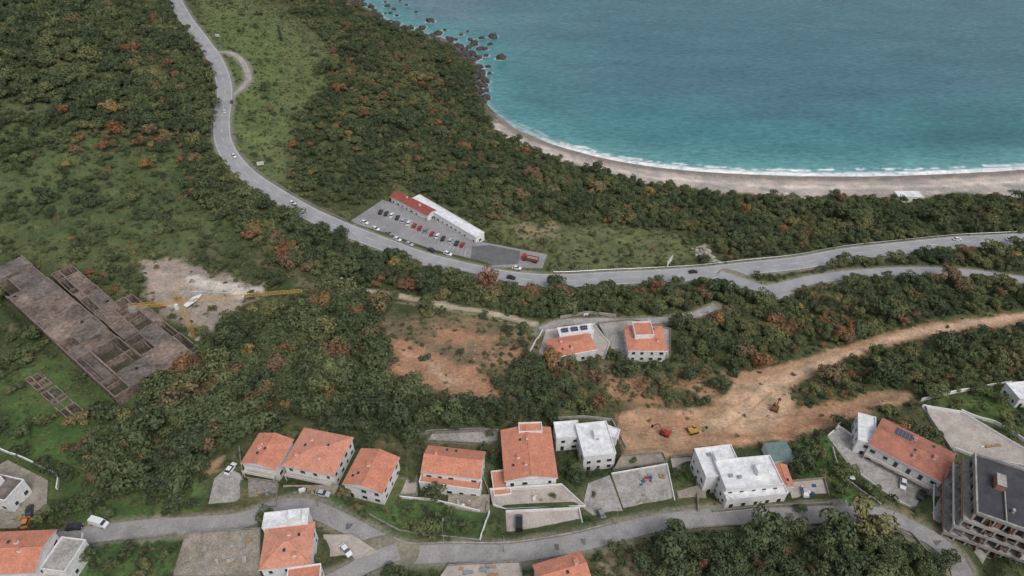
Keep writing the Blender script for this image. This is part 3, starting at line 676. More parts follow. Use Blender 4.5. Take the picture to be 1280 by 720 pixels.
# ruins: slab roofs partly fallen in, standing walls around open rooms
def ruin(name,R_,h,nu,nv,k,k2,open_p,seed):
    c,w,d,a,g=R_; r=random.Random(seed); b=MB(); us=[0]; vs_=[0]
    for i in range(nu): us.append(us[-1]+r.uniform(.5,1.6))
    for i in range(nv): vs_.append(vs_[-1]+r.uniform(.6,1.4))
    us=[-w/2+w*u/us[-1] for u in us]; vs_=[-d/2+d*v/vs_[-1] for v in vs_]
    for i in range(nu):
        step=r.choice((-1.2,-.5,0,0,.4)); x0,x1=us[i],us[i+1]
        opens=[r.random()<open_p for _ in range(nv)]
        for j in range(nv):
            y0,y1=vs_[j],vs_[j+1]; hh=h+step+(i*nv+j)*.003
            if opens[j]:
                fl=r.choice((.3,.3,hh-2.2)); kf=r.choice((k2,'rubble','rubble',k)); b.box(x0+.25,x1-.25,y0+.25,y1-.25,-2,fl,k2,kf)
                for q in range(r.randint(1,3)):
                    if r.random()<.5: xm=x0+(x1-x0)*r.uniform(.2,.8); b.box(xm-.11,xm+.11,y0+.25,y1-.25,fl+.002*q,hh-r.uniform(0,1.2),k)
                    else: ym=y0+(y1-y0)*r.uniform(.2,.8); b.box(x0+.25,x1-.25,ym-.11,ym+.11,fl+.003*q,hh-r.uniform(0,1.2),k)
                tt=hh+r.uniform(-.3,.3)
                b.box(x0,x1,y0,y0+.25,-2,tt,k,'concl'); b.box(x0,x1,y1-.25,y1,-2,tt-.06,k,'concl'); b.box(x0,x0+.25,y0+.25,y1-.25,-2,tt-.02,k,'concl'); b.box(x1-.25,x1,y0+.25,y1-.25,-2,tt-.04,k,'concl')
            else:
                b.box(x0,x1,y0,y1,-2,hh,k,r.choice((k,k,k,k2)))
                if j==0 or r.random()<.25: b.box(x0,x1,y0+.02,y0+.27,hh,hh+r.choice((.3,.6)),k,'concl')
                if j==nv-1: b.box(x0,x1,y1-.27,y1-.02,hh,hh+.35,k,'concl')
                if r.random()<.35:
                    xm,ym=r.uniform(x0+.5,max(x0+.6,x1-2.0)),r.uniform(y0+.8,max(y0+.9,y1-1.8)); b.box(xm,xm+1.3,ym,ym+1.1,hh+.002,hh+.25,'concl','dark')
    e=empty(name,(c[0],c[1],g)); b.obj("walls_and_slabs",e,(0,0,0),a)
    b=MB(); n_=int(w/3)
    for i in range(n_):
        x=-w/2+w*(i+.5)/n_; b.box(x-.9,x+.9,-d/2-.03,-d/2+.02,.6,h-2.2,'dark')  # dark panels on the closed wall paint the shade of openings
    if h>2: b.obj("painted_openings",e,(0,0,0),a)
ruin("abandoned_building",RA,4.2,9,2,'concd','concg',.28,3)
ruin("abandoned_building",RB,5,4,3,'concd','concg',.5,5)
ruin("abandoned_building",RC,4.5,5,2,'concd','concg',.6,8)
ruin("foundation_ruin",RD,.8,7,2,'concd','rubble',.8,9)
# crane
bx,by,bz=G(243,422); b=MB(); hh=17
e=empty("tower_crane",(bx,by,bz))
def lattice(b,p0,p1,s,n_,k,up=Vector((0,0,1)),tri=False):
    p0,p1=Vector(p0),Vector(p1); dd=(p1-p0); u=dd.normalized(); sv=u.cross(up); 
    if sv.length<.1: sv=Vector((1,0,0))
    sv.normalize(); tv=sv.cross(u)
    cs=[sv*s/2-tv*s/2,-sv*s/2-tv*s/2,-sv*s/2+tv*s/2,sv*s/2+tv*s/2] if not tri else [sv*s/2,-sv*s/2,(tv*(s*-.9)) if tv.z<0 else (tv*(s*.9))]
    for q in cs: b.beam(p0+q,p1+q,.07,k)
    m_=len(cs)
    for i in range(n_):
        a0=p0+dd*(i/n_); a1=p0+dd*((i+1)/n_)
        for j in range(m_): b.beam(a0+cs[j],a1+cs[(j+1)%m_],.04,k); b.beam(a1+cs[j],a1+cs[(j+1)%m_],.04,k)
lattice(b,(0,0,-.5),(0,0,hh),1.4,11,'yellow'); b.box(-2.5,2.5,-2.5,2.5,-.6,.6,'conc'); b.obj("mast",e)
tx,ty=atz(375,379,bz+hh); lx_,ly_=atz(160,398,bz+hh); dj=Vector((tx-bx,ty-by,0)); dl=Vector((lx_-bx,ly_-by,0)); ax=(dj-dl).normalized()
b=MB(); lattice(b,(0,0,hh+.8),ax*dj.length+Vector((0,0,hh+.8)),1.1,34,'yellow',tri=True); b.obj("jib",e)
b=MB(); q=-ax*dl.length; lattice(b,(0,0,hh+.7),q+Vector((0,0,hh+.7)),1.2,14,'yellow'); b.box(q.x-.2,q.x+2.5,q.y-1,q.y+1,hh-1.4,hh+.2,'conc'); b.obj("counter_jib",e)
b=MB(); lattice(b,(0,0,hh),(0,0,hh+6),1.2,5,'yellow'); b.beam((0,0,hh+6),ax*(dj.length*.6)+Vector((0,0,hh+1.6)),.05,'metal'); b.beam((0,0,hh+6),q+Vector((0,0,hh+1.4)),.05,'metal'); b.box(-1.4,-.3,-1.8,-.8,hh-1.5,hh+.6,'white'); b.obj("tower_head_and_cab",e)
# ---------------------------------------------------------------- vehicles
carcache={}
def carmesh(c,kind='car'):
    if (c,kind) in carcache: return carcache[(c,kind)]
    b=MB(); k='car'+c; Lh,hw=(2.15,.88) if kind=='car' else (2.6,.98)
    if kind=='car': st=[(-2.15,.35,.62,.78),(-2.05,.25,.86,.86),(-1.3,.22,.96,.88),(.8,.22,.95,.88),(1.7,.24,.80,.85),(2.1,.3,.66,.74)]; cab=((-1.75,.95),(-1.25,.25),.94,1.43)
    else: st=[(-2.6,.3,1.0,.9),(-2.55,.25,1.15,.98),(-1.0,.22,1.15,.98),(1.4,.22,1.12,.98),(2.3,.25,.95,.94),(2.55,.3,.75,.85)]; cab=((-2.55,1.9),(-2.45,1.15),1.12,2.05)
    vs=[];fs=[]
    for x,z0,z1,h_ in st: vs+=[(x,-h_,z0),(x,-h_*1.0,(z0+z1)/2),(x,-h_*.93,z1),(x,h_*.93,z1),(x,h_,(z0+z1)/2),(x,h_,z0)]
    for i in range(len(st)-1):
        for j in range(6): fs.append((6*i+j,6*i+(j+1)%6,6*i+6+(j+1)%6,6*i+6+j))
    fs+=[tuple(range(5,-1,-1)),tuple(range(6*(len(st)-1),6*len(st)))]
    fs=[f[::-1] for f in fs]; b.add(vs,fs,k)
    (xb0,xb1),(xt0,xt1),zb,zt=cab; wb,wt=hw*.92,hw*.74 if kind=='car' else hw*.86
    B=[(xb0,-wb,zb),(xb1,-wb,zb),(xb1,wb,zb),(xb0,wb,zb),(xt0,-wt,zt),(xt1,-wt,zt),(xt1,wt,zt),(xt0,wt,zt)]
    b.add(B,[(0,1,5,4),(1,2,6,5),(2,3,7,6),(3,0,4,7)],'glass' if kind=='car' else k); b.add([(x,y,z+.03) for x,y,z in B[4:]]+B[4:],[(0,1,2,3),(4,5,1,0),(5,6,2,1),(6,7,3,2),(7,4,0,3)],k)
    if kind!='car': b.add([(xb1+.02,-wb*.9,zb+.1),(xb1+.02,wb*.9,zb+.1),(xt1+.05,wt*.9,zt-.1),(xt1+.05,-wt*.9,zt-.1)],[(0,1,2,3)],'glass')
    for x in (-Lh*.62,Lh*.62):
        for s in (-1,1): b.beam((x,s*(hw-.2),.32),(x,s*(hw+.01),.32),.32,'tyre',n=12)
    b.box(Lh-.12,Lh-.02,-hw*.8,-hw*.45,.55,.68,'white'); b.box(Lh-.12,Lh-.02,hw*.45,hw*.8,.55,.68,'white')
    me=b.mesh("car_body"); carcache[(c,kind)]=me; return me
def zat(x,y):
    z=float(H(x,y)); 
    for t in terr:
        if sd_poly(np.array([x]),np.array([y]),t[1])[0]>0: z=max(z,t[2])
    for _,P,zz,w,k,mk in roads:
        dd=np.hypot(P[:,0]-x,P[:,1]-y); i=int(dd.argmin())
        if dd[i]<w/2+.8: z=max(z,float(zz[i]))
    return z
def put(px,py):
    x,y,z=G(px,py)
    for _ in range(5): z=zat(x,y); x,y=atz(px,py,z)
    return x,y,z
def car(px,py,tx,ty,c='w',kind='car',name=None):
    x,y,z=put(px,py); x2,y2=atz(px+tx,py+ty,z); inst(name or ("parked_car" if kind=='car' else "van"),carmesh(c,kind),(x,y,z+.02),math.atan2(y2-y,x2-x))
for i,(px,py) in enumerate([(476,266),(483,268),(490,270),(497,273),(504,277),(511,280),(518,283),(525,286),(532,289),(540,293),(547,296),(554,299),(563,302),(571,305),(578,307)]): car(px,py,5,-10,'kkwkswrrgrwkskr'[i])
for px,py,c in ((456,279,'w'),(497,300,'w'),(470,287,'w'),(486,293,'g'),(512,306,'s'),(540,314,'k'),(560,318,'w')): car(px,py,10,4,c)
for px,py,tx,ty,c in [(281,140,-2,-10,'w'),(293,196,8,10,'w'),(290,128,0,-10,'k'),(866,341,10,-1,'k'),(1046,327,10,-2,'s'),(1050,322,10,-2,'k'),(1262,300,10,-1,'w'),(366,255,10,5,'w'),(1196,300,10,0,'w'),(639,348,10,2,'k'),(646,336,10,2,'w')]: car(px,py,tx,ty,c,name="car")
for px,py,tx,ty,c in [(433,689,8,10,'w'),(289,587,6,-8,'w'),(404,618,10,2,'s'),(1060,594,8,10,'w'),(1128,606,-1,10,'w'),(1151,620,4,-10,'k'),(38,640,1,-10,'k'),(34,653,3,-10,'o'),(94,660,10,-1,'k'),(1208,586,8,-6,'b'),(752,645,5,9,'g'),(1006,618,2,9,'s')]: car(px,py,tx,ty,c)
car(125,655,10,3,'w','van'); car(649,655,0,-10,'k','van'); car(425,353,10,0,'w','van')
def truck(px,py,tx,ty,kb='rust',name="dump_truck"):
    x,y,z=put(px,py); x2,y2=atz(px+tx,py+ty,z); b=MB()
    b.box(-3.8,3.8,-.5,.5,.7,1.0,'dark'); b.box(2.1,3.8,-1.2,1.2,.8,2.9,'carr'); b.box(3.81,3.86,-1.05,1.05,1.8,2.6,'glass')
    b.box(-3.8,1.8,-1.25,1.25,1.02,1.2,kb); b.box(-3.8,1.8,-1.25,-1.13,1.2,2.3,kb); b.box(-3.8,1.8,1.13,1.25,1.2,2.3,kb); b.box(1.68,1.8,-1.12,1.12,1.2,2.5,kb); b.box(-3.8,-3.7,-1.12,1.12,1.2,2.2,kb); b.box(-3.7,1.68,-1.12,1.12,1.21,1.9,'gravel')
    for xx in (-2.9,-1.7,2.8):
        for s in (-1,1): b.beam((xx,s*.85,.5),(xx,s*1.24,.5),.5,'tyre',n=12)
    b.obj(name,None,(x,y,z),math.atan2(y2-y,x2-x))
truck(663,326,-10,-2)
def excavator(px,py,rot,k):
    x,y,z=put(px,py); b=MB()
    for s in (-1,1): b.box(-1.9,1.9,s*1.15-.3,s*1.15+.3,0,.75,'dark')
    b.box(-1.6,1.6,-.85,.85,.4,.85,'dark'); b.box(-2.0,1.3,-1.25,1.25,.9,1.9,k); b.box(0,1.3,.2,1.2,1.9,2.9,'glass'); b.box(-.02,1.32,.18,1.22,2.9,3.0,k)
    b.beam((1.2,-.3,1.6),(3.6,-.3,4.2),.25,k); b.beam((3.6,-.3,4.2),(5.6,-.3,1.8),.2,k); b.add([(5.2,-.9,1.9),(6.2,-.9,1.6),(5.6,-.9,.7),(5.2,.3,1.9),(6.2,.3,1.6),(5.6,.3,.7)],[(0,1,2),(3,5,4),(0,3,4,1),(1,4,5,2),(2,5,3,0)],'dark')
    b.obj("excavator",None,(x,y,z),rot).scale=(.8,.8,.8)
excavator(831,543,2.6,'red'); excavator(866,540,.3,'yellow'); excavator(968,512,1.0,'rust')
# boat
x,y,z=put(243,379); b=MB(); vs=[]
for xx,hw_,zk in ((-4,1.2,.5),(-2,1.35,.3),(1,1.25,.3),(3,.8,.5),(4.3,.05,1.2)): vs+=[(xx,-hw_,1.5+max(0,xx)*.08),(xx,0,zk),(xx,hw_,1.5+max(0,xx)*.08)]
fs=[]; 
for i in range(4):
    for j in range(2): fs.append((3*i+j,3*i+j+1,3*i+j+4,3*i+j+3))
    fs.append((3*i,3*i+3,3*i+5,3*i+2))
fs.append((0,1,2)); b.add(vs,fs,'white'); b.box(-1,1.4,-.8,.8,1.5,2.3,'white'); b.box(-.8,1.45,-.82,.82,1.85,2.1,'glass'); b.obj("boat",None,(x,y,z),math.radians(60)); 
# signs / lamps / poles
def lamp(px,py,rot):
    x,y,z=put(px,py); b=MB(); b.beam((0,0,-.3),(0,0,8),.11,'metal',.06,8); b.beam((0,0,8),(1.6,0,8.3),.05,'metal'); b.box(1.4,2.2,-.15,.15,8.22,8.36,'metal'); b.obj("street_lamp",None,(x,y,z),rot)
for a_,b_,r in [(555,678,1.5),(1048,655,1.5),(630,690,-1.5),(1112,650,2),(330,636,0),(770,655,1),(900,638,-1)]: lamp(a_,b_,r)
def sign(px,py,rot,w=4,h=2.4):
    x,y,z=put(px,py); b=MB(); b.beam((-w*.3,0,-.3),(-w*.3,0,2.2),.1,'metal'); b.beam((w*.3,0,-.3),(w*.3,0,2.2),.1,'metal'); b.box(-w/2,w/2,-.08,.08,1.8,1.8+h,'white'); b.box(-w/2+.15,w/2-.15,-.1,-.085,1.95,1.7+h,'paint'); b.obj("billboard",None,(x,y,z),rot)
sign(836,333,1.0,6,3); sign(327,210,.3,3.4,2); sign(273,49,-.3,3.4,2); sign(732,398,.2,2,1)
# rocks
def rockmesh(seed,k='rock'):
    import bmesh
    bm=bmesh.new(); bmesh.ops.create_icosphere(bm,subdivisions=3,radius=1); r=random.Random(seed)
    from mathutils import noise as mn
    o=Vector((seed*7.1,seed*3.3,1)); sc=Vector((r.uniform(.8,1.3),r.uniform(.7,1.1),r.uniform(.55,.95)))
    for v in bm.verts:
        q=v.co.copy(); f_=1+.45*mn.noise(q*1.3+o)+.22*mn.noise(q*3.1+o)+.1*mn.noise(q*7+o); v.co=Vector((q.x*sc.x,q.y*sc.y,q.z*sc.z))*f_
    me=bpy.data.meshes.new("rock"); bm.to_mesh(me); bm.free(); me.materials.append(M[k]); return me
RM=[rockmesh(i+1) for i in range(6)]; RL=[rockmesh(i+11,'rockl') for i in range(3)]
rocks=[]
RP=[(466,9,2.2),(484,8,2.6),(488,17,2),(497,31,3.4),(505,38,2.6),(538,27,4.6),(508,7,2),(548,44,2.4),(562,50,2.2),(588,50,2.6),(593,56,3.8),(603,48,2.4),(616,46,4.4),(590,67,3.8),(597,73,3.6),(606,62,2.6),(626,73,4.2),(580,64,3.6),(572,58,2.8),(598,85,4.2),(602,93,3.8),(594,100,4.5),(600,108,3.8),(590,92,4),(584,80,4.4),(606,100,2.6),(598,118,3.4),(604,128,2.6),(525,42,3),(515,36,2.6),(475,22,3),(455,6,3),(575,72,5),(560,62,4),(545,55,4),(530,50,3.5),(443,2,3),(482,3,1.8),(520,16,1.8),(556,38,2),(577,44,2.2),(610,84,2.2),(612,56,2.2),(496,20,2),(608,70,2.4),(600,62,2.8),(586,60,2.6),(612,92,1.8),(570,50,2.2),(492,12,2.2),(500,2,1.6),(530,34,2.2),(585,40,1.7)]
r_=random.Random(3)
for i,(x,y) in enumerate(resample(coast_w[:38],4)):
    if r_.random()<.8:
        qx_,qy_=proj(x,y,0)
        if qx_<608 and qy_>-30: RP.append((qx_+r_.uniform(-6,7),qy_+r_.uniform(-5,5),r_.uniform(1.4,3.8)))
for px,py,s in RP:
    x,y=atz(px,py,0); z=max(0,float(H(x,y))); rocks.append((x,y,s)); inst("sea_rock",r_.choice(RM),(x,y,z-.05*s),r_.uniform(0,6),s*1.08)
for px,py,s in [(882,316,2.5),(886,324,1.8),(878,311,1.6),(240,352,1.2),(262,366,.9),(300,358,1)]+[(r_.uniform(790,980),r_.uniform(515,545),r_.uniform(.25,.7)) for _ in range(16)]+[(r_.uniform(500,600),r_.uniform(430,480),r_.uniform(.3,.6)) for _ in range(8)]:
    x,y,z=put(px,py); inst("boulder",r_.choice(RL),(x,y,z+.1),r_.uniform(0,6),s)
# ---------------------------------------------------------------- sea
sx=stretch(-260,480,1.6,9000); sy=stretch(330,800,1.6,9000)
SX,SY=np.meshgrid(sx,sy); D=np.full(SX.shape,500.0); cw=resample(coast_w,8)
for i in range(len(cw)-1):
    (x0,y0),(x1,y1)=cw[i],cw[i+1]; ex,ey=x1-x0,y1-y0; t=np.clip(((SX-x0)*ex+(SY-y0)*ey)/(ex*ex+ey*ey),0,1); D=np.minimum(D,np.hypot(SX-x0-t*ex,SY-y0-t*ey))
RD_=np.full(SX.shape,99.0)
for x,y,s in rocks: RD_=np.minimum(RD_,np.hypot(SX-x,SY-y)-s*1.1)
sn=fbm(SX,SY,60,51); sn2=fbm(SX,SY,18,61); sn3=fbm(SX,SY,5,71,3); sn4=fbm(SX,SY,2.2,81,3)
deep=np.array([.055,.148,.188]); teal=np.array([.055,.198,.218]); lite=np.array([.13,.33,.33]); sandy=np.array([.36,.43,.40]); dk=np.array([.028,.120,.148])
def mx(a_,b_,f_): return a_*(1-f_[...,None])+b_*f_[...,None]
sc_=mx(np.broadcast_to(teal,SX.shape+(3,)),deep,sm(D+(sn-.5)*60,35,160))
gl=sm(-SX+(sn-.5)*50,-90,110); sc_=mx(sc_,np.array([.125,.19,.225]),gl*.75*sm(D,5,60))  # sky reflection painted grey-blue into the water colour towards the left
bs=sm(SX,-10,60)
sc_=mx(sc_,lite,(1-sm(D+(sn2-.5)*12,4,42))*(.3+.55*bs))
sc_=mx(sc_,dk,sm(fbm(SX/3.2,SY,40,91),.5,.75)*.3*sm(D,12,30)*(1-sm(D,150,230)))
x_,y_=atz(1235,165,0); dkp=np.exp(-(((SX-x_)/70)**2+((SY-y_)/24)**2)**1.3); sc_=mx(sc_,dk,np.clip(dkp*(.45+.7*sn2),0,1)*.85)
sc_=mx(sc_,sandy,(1-sm(D+(sn2-.5)*4,2,9))*bs*.8)
foam=(1-sm(np.abs(D-1.6-(sn2-.5)*3),1.8,3.4))*sm(sn4,.12,.4); foam=np.maximum(foam,.95*(1-sm(np.abs(D-7-(sn2-.5)*7),.5,1.7))*sm(sn3,.4,.58)); foam*=bs*.9+.1
foam=np.maximum(foam,.45*(1-sm(RD_+(sn4-.5)*2.5,0,1.2))); foam=np.maximum(foam,.3*(1-bs)*(1-sm(D+(sn4-.5)*5,.5,2.5)))
foam*=sm(sn3,.15,.4)*.25+.75
sc_=mx(sc_,np.array([.80,.82,.82]),np.clip(foam,0,1))
ny2,nx2=SX.shape; idx=np.arange(nx2*ny2).reshape(ny2,nx2); Fq=np.stack([idx[:-1,:-1],idx[:-1,1:],idx[1:,1:],idx[1:,:-1]],-1).reshape(-1,4)
me=bigmesh("sea",np.stack([SX,SY,np.full(SX.shape,.02)],-1).reshape(-1,3),Fq)
ca=me.attributes.new("Col",'FLOAT_COLOR','POINT'); ca.data.foreach_set("color",np.concatenate([sc_.reshape(-1,3),np.ones((nx2*ny2,1))],1).astype(np.float32).ravel())
m,t_,N,L,P_=nt("sea_water"); at=N.new("ShaderNodeAttribute"); at.attribute_name="Col"; geo=N.new("ShaderNodeNewGeometry").outputs["Position"]
mp=N.new("ShaderNodeMapping"); mp.inputs["Scale"].default_value=(.5,1.3,1); mp.inputs["Rotation"].default_value=(0,0,.3); L.new(geo,mp.inputs[0])
a=noise(N,L,.30,6,.68,mp.outputs[0],.5); r=ramp(N,[(.32,(.66,.70,.73)),(.68,(1.36,1.31,1.28))]); L.new(a.outputs[0],r.inputs[0])
b=noise(N,L,.03,3,.6,mp.outputs[0]); r2=ramp(N,[(.35,(.88,.9,.92)),(.65,(1.12,1.1,1.08))]); L.new(b.outputs[0],r2.inputs[0])
k=mixc(N,L,'MULTIPLY',1.0,at.outputs["Color"],r.outputs[0]); L.new(mixc(N,L,'MULTIPLY',1.0,k,r2.outputs[0]),P_.inputs["Base Color"]); P_.inputs["Roughness"].default_value=.25; P_.inputs["IOR"].default_value=1.33
bu=N.new("ShaderNodeBump"); bu.inputs["Strength"].default_value=.9; bu.inputs["Distance"].default_value=1.0; L.new(a.outputs[0],bu.inputs["Height"]); L.new(bu.outputs[0],P_.inputs["Normal"]); me.materials.append(m)
so=bpy.data.objects.new("sea",me); scene.collection.objects.link(so)
# ---------------------------------------------------------------- foliage
m,t_,N,L,P_=nt("foliage")
ia=N.new("ShaderNodeAttribute"); ia.attribute_type='INSTANCER'; ia.attribute_name="tint"
oi=N.new("ShaderNodeObjectInfo"); sp=N.new("ShaderNodeSeparateColor"); L.new(oi.outputs["Color"],sp.inputs[0])
ad=N.new("ShaderNodeMath"); ad.operation='ADD'; L.new(ia.outputs["Fac"],ad.inputs[0]); L.new(sp.outputs[0],ad.inputs[1])
r=ramp(N,[(0,(.056,.074,.040)),(.22,(.080,.100,.050)),(.42,(.110,.130,.060)),(.56,(.155,.158,.072)),(.68,(.175,.138,.076)),(.8,(.155,.108,.07)),(.9,(.20,.10,.055)),(1.0,(.28,.205,.08))]); L.new(ad.outputs[0],r.inputs[0])
la=N.new("ShaderNodeAttribute"); la.attribute_name="leaf"; r3=ramp(N,[(0,(.70,.72,.70)),(1,(1.42,1.36,1.25))]); L.new(la.outputs["Fac"],r3.inputs[0])
L.new(mixc(N,L,'MULTIPLY',1.0,r.outputs[0],r3.outputs[0]),P_.inputs["Base Color"]); P_.inputs["Roughness"].default_value=.75; P_.inputs["Specular IOR Level"].default_value=.2
M['leaf']=m
def leaves(centers,radii,nper,size,seed,flat=.35,hemi=-.35):
    r=np.random.default_rng(seed); VV=[];LV=[]
    for (c_,ra) in zip(centers,radii):
        d=r.normal(size=(nper*2,3)); d/=np.linalg.norm(d,axis=1)[:,None]; d=d[d[:,2]>hemi][:nper]; k=len(d)
        p=np.array(c_)+d*np.array(ra)*r.uniform(.72,1.08,(k,1)); nn=d+r.normal(size=(k,3))*flat; nn/=np.linalg.norm(nn,axis=1)[:,None]
        u=np.cross(nn,r.normal(size=(k,3))); u/=np.linalg.norm(u,axis=1)[:,None]; v=np.cross(nn,u); s=(size*r.uniform(.6,1.3,(k,1)))
        VV.append(np.stack([p-u*s,p-v*s*.6,p+u*s,p+v*s*.6],1)); LV.append(np.clip(r.normal(.5,.2,k)+(r.random()-.5)*.5,0,1))
    return np.concatenate(VV).reshape(-1,3),np.concatenate(LV)
def treemesh(name,kind,seed):
    r=random.Random(seed); b=MB(); cs=[];rs=[]
    if kind=='broad':
        Hh=r.uniform(3.0,3.8); b.beam((0,0,-.5),(0,0,Hh*.55),.2,'bark',.12,7)
        for i in range(r.randint(9,12)):
            an=r.uniform(0,6.28); rr=math.sqrt(r.random())*2.0; z=Hh+r.uniform(-.6,.8)-rr*.35; c_=(rr*math.cos(an),rr*math.sin(an),z); q=r.uniform(.85,1.45); cs.append(c_); rs.append((q,q*r.uniform(.85,1.1),q*.85))
            if i<7: b.beam((0,0,Hh*.5),c_,.08,'bark',.03,5)
        lv=leaves(cs,rs,80,.28,seed)
    elif kind=='shrub':
        for i in range(r.randint(6,9)):
            an=r.uniform(0,6.28); rr=math.sqrt(r.random())*1.2; c_=(rr*math.cos(an),rr*math.sin(an),r.uniform(.5,1.2)-rr*.15); q=r.uniform(.5,.85); cs.append(c_); rs.append((q,q,q*.8)); b.beam((0,0,-.3),c_,.05,'bark',.02,4)
        lv=leaves(cs,rs,55,.21,seed)
    elif kind=='grass':
        for i in range(7):
            an=r.uniform(0,6.28); rr=math.sqrt(r.random())*1.1; cs.append((rr*math.cos(an),rr*math.sin(an),.1)); q=r.uniform(.35,.6); rs.append((q,q,q*.55))
        b.beam((0,0,-.2),(0,0,.2),.04,'bark',.02,4); lv=leaves(cs,rs,22,.17,seed,.8,.0)
    elif kind=='cypress':
        b.beam((0,0,-.5),(0,0,6),.16,'bark',.05,6)
        for i in range(12):
            z=.7+i*.6; q=.85*math.sin(math.pi*(i+1.5)/14.5)**.6; cs.append((r.uniform(-.1,.1),r.uniform(-.1,.1),z)); rs.append((q,q,.6))
        lv=leaves(cs,rs,70,.2,seed,.35,-.9)
    elif kind=='sparse':
        Hh=3.4; b.beam((0,0,-.5),(0,0,2),.16,'bark',.1,6)
        for i in range(9):
            an=r.uniform(0,6.28); rr=math.sqrt(r.random())*1.8; c_=(rr*math.cos(an),rr*math.sin(an),Hh+r.uniform(-.7,1)); q=r.uniform(.6,1.0); cs.append(c_); rs.append((q,q,q)); b.beam((0,0,1.6),c_,.07,'bark',.02,5)
            for j in range(3): b.beam(c_,(c_[0]+r.uniform(-.8,.8),c_[1]+r.uniform(-.8,.8),c_[2]+r.uniform(.2,.9)),.03,'bark',.01,3)
        lv=leaves(cs,rs,32,.22,seed,.6)
    Vv,lf=lv; o=len(b.v); nt_=len(b.f); k=len(lf)
    allv=np.concatenate([np.array(b.v),Vv]); fl=[list(f_) for f_ in b.f]+(np.arange(k*4).reshape(-1,4)+o).tolist()
    me=bpy.data.meshes.new(name); me.from_pydata(allv.tolist(),[],fl); me.materials.append(M['bark']); me.materials.append(M['leaf'])
    me.polygons.foreach_set("material_index",[0]*nt_+[1]*k); at=me.attributes.new("leaf",'FLOAT','FACE'); at.data.foreach_set("value",np.r_[np.zeros(nt_),lf].astype(np.float32)); me.update(); return me
kinds=['broad']*5+['shrub']*3+['sparse']*2+['cypress','grass','grass']
protos=[treemesh(("%02d_"%i)+k,k,i+40) for i,k in enumerate(kinds)]
colc=bpy.data.collections.new("vegetation_kinds")
for i,me in enumerate(protos):
    o=bpy.data.objects.new("kind_%02d"%i,me); o.color=(0,0,0,1); colc.objects.link(o)
def scatter(name,P,rot,scl,tint,ix):
    me=bpy.data.meshes.new(name); me.vertices.add(len(P)); me.vertices.foreach_set("co",P.astype(np.float32).ravel())
    for nm,ty,dat,key in (("rotv",'FLOAT_VECTOR',rot,"vector"),("sclv",'FLOAT_VECTOR',scl,"vector"),("tint",'FLOAT',tint,"value"),("idx",'INT',ix,"value")):
        a_=me.attributes.new(nm,ty,'POINT'); a_.data.foreach_set(key,(dat.astype(np.float32) if ty!='INT' else dat.astype(np.int32)).ravel())
    o=bpy.data.objects.new(name,me); scene.collection.objects.link(o); o.color=(0,0,0,1)
    ng=bpy.data.node_groups.new(name+"_scatter",'GeometryNodeTree'); ng.interface.new_socket("Geometry",in_out='INPUT',socket_type='NodeSocketGeometry'); ng.interface.new_socket("Geometry",in_out='OUTPUT',socket_type='NodeSocketGeometry')
    N=ng.nodes; L=ng.links; gi=N.new("NodeGroupInput"); go=N.new("NodeGroupOutput"); ip=N.new("GeometryNodeInstanceOnPoints"); ci=N.new("GeometryNodeCollectionInfo"); ci.inputs[0].default_value=colc; ci.inputs[1].default_value=True; ci.inputs[2].default_value=True
    def na(n_,ty):
        q=N.new("GeometryNodeInputNamedAttribute"); q.data_type=ty; q.inputs[0].default_value=n_; return q.outputs[0]
    L.new(gi.outputs[0],ip.inputs["Points"]); L.new(ci.outputs[0],ip.inputs["Instance"]); ip.inputs["Pick Instance"].default_value=True
    L.new(na("idx",'INT'),ip.inputs["Instance Index"]); er=N.new("FunctionNodeEulerToRotation"); L.new(na("rotv",'FLOAT_VECTOR'),er.inputs[0]); L.new(er.outputs[0],ip.inputs["Rotation"]); L.new(na("sclv",'FLOAT_VECTOR'),ip.inputs["Scale"]); L.new(ip.outputs[0],go.inputs[0])
    md=o.modifiers.new("scatter",'NODES'); md.node_group=ng; return o
def jgrid(st,x0=-400,x1=420,y0=62,y1=780):
    X,Y=np.meshgrid(np.arange(x0,x1,st),np.arange(y0,y1,st)); X=X+rng.uniform(-.48,.48,X.shape)*st; Y=Y+rng.uniform(-.48,.48,Y.shape)*st; return X.ravel(),Y.ravel()
def forbid(X,Y,marg):
    bad=np.zeros(X.shape,bool)
    for q in excl:
        p=np.array(q); m_=(X>p[:,0].min()-marg)&(X<p[:,0].max()+marg)&(Y>p[:,1].min()-marg)&(Y<p[:,1].max()+marg)
        if m_.any():
            s=sd_poly(X[m_],Y[m_],q); bad[m_]|=s>-marg
    for _,P,z,w,k,mk in roads:
        m_=(X>P[:,0].min()-20)&(X<P[:,0].max()+20)&(Y>P[:,1].min()-20)&(Y<P[:,1].max()+20)
        bad[m_]|=d_line(X[m_],Y[m_],P[::2])<w/2+marg+.6
    return bad
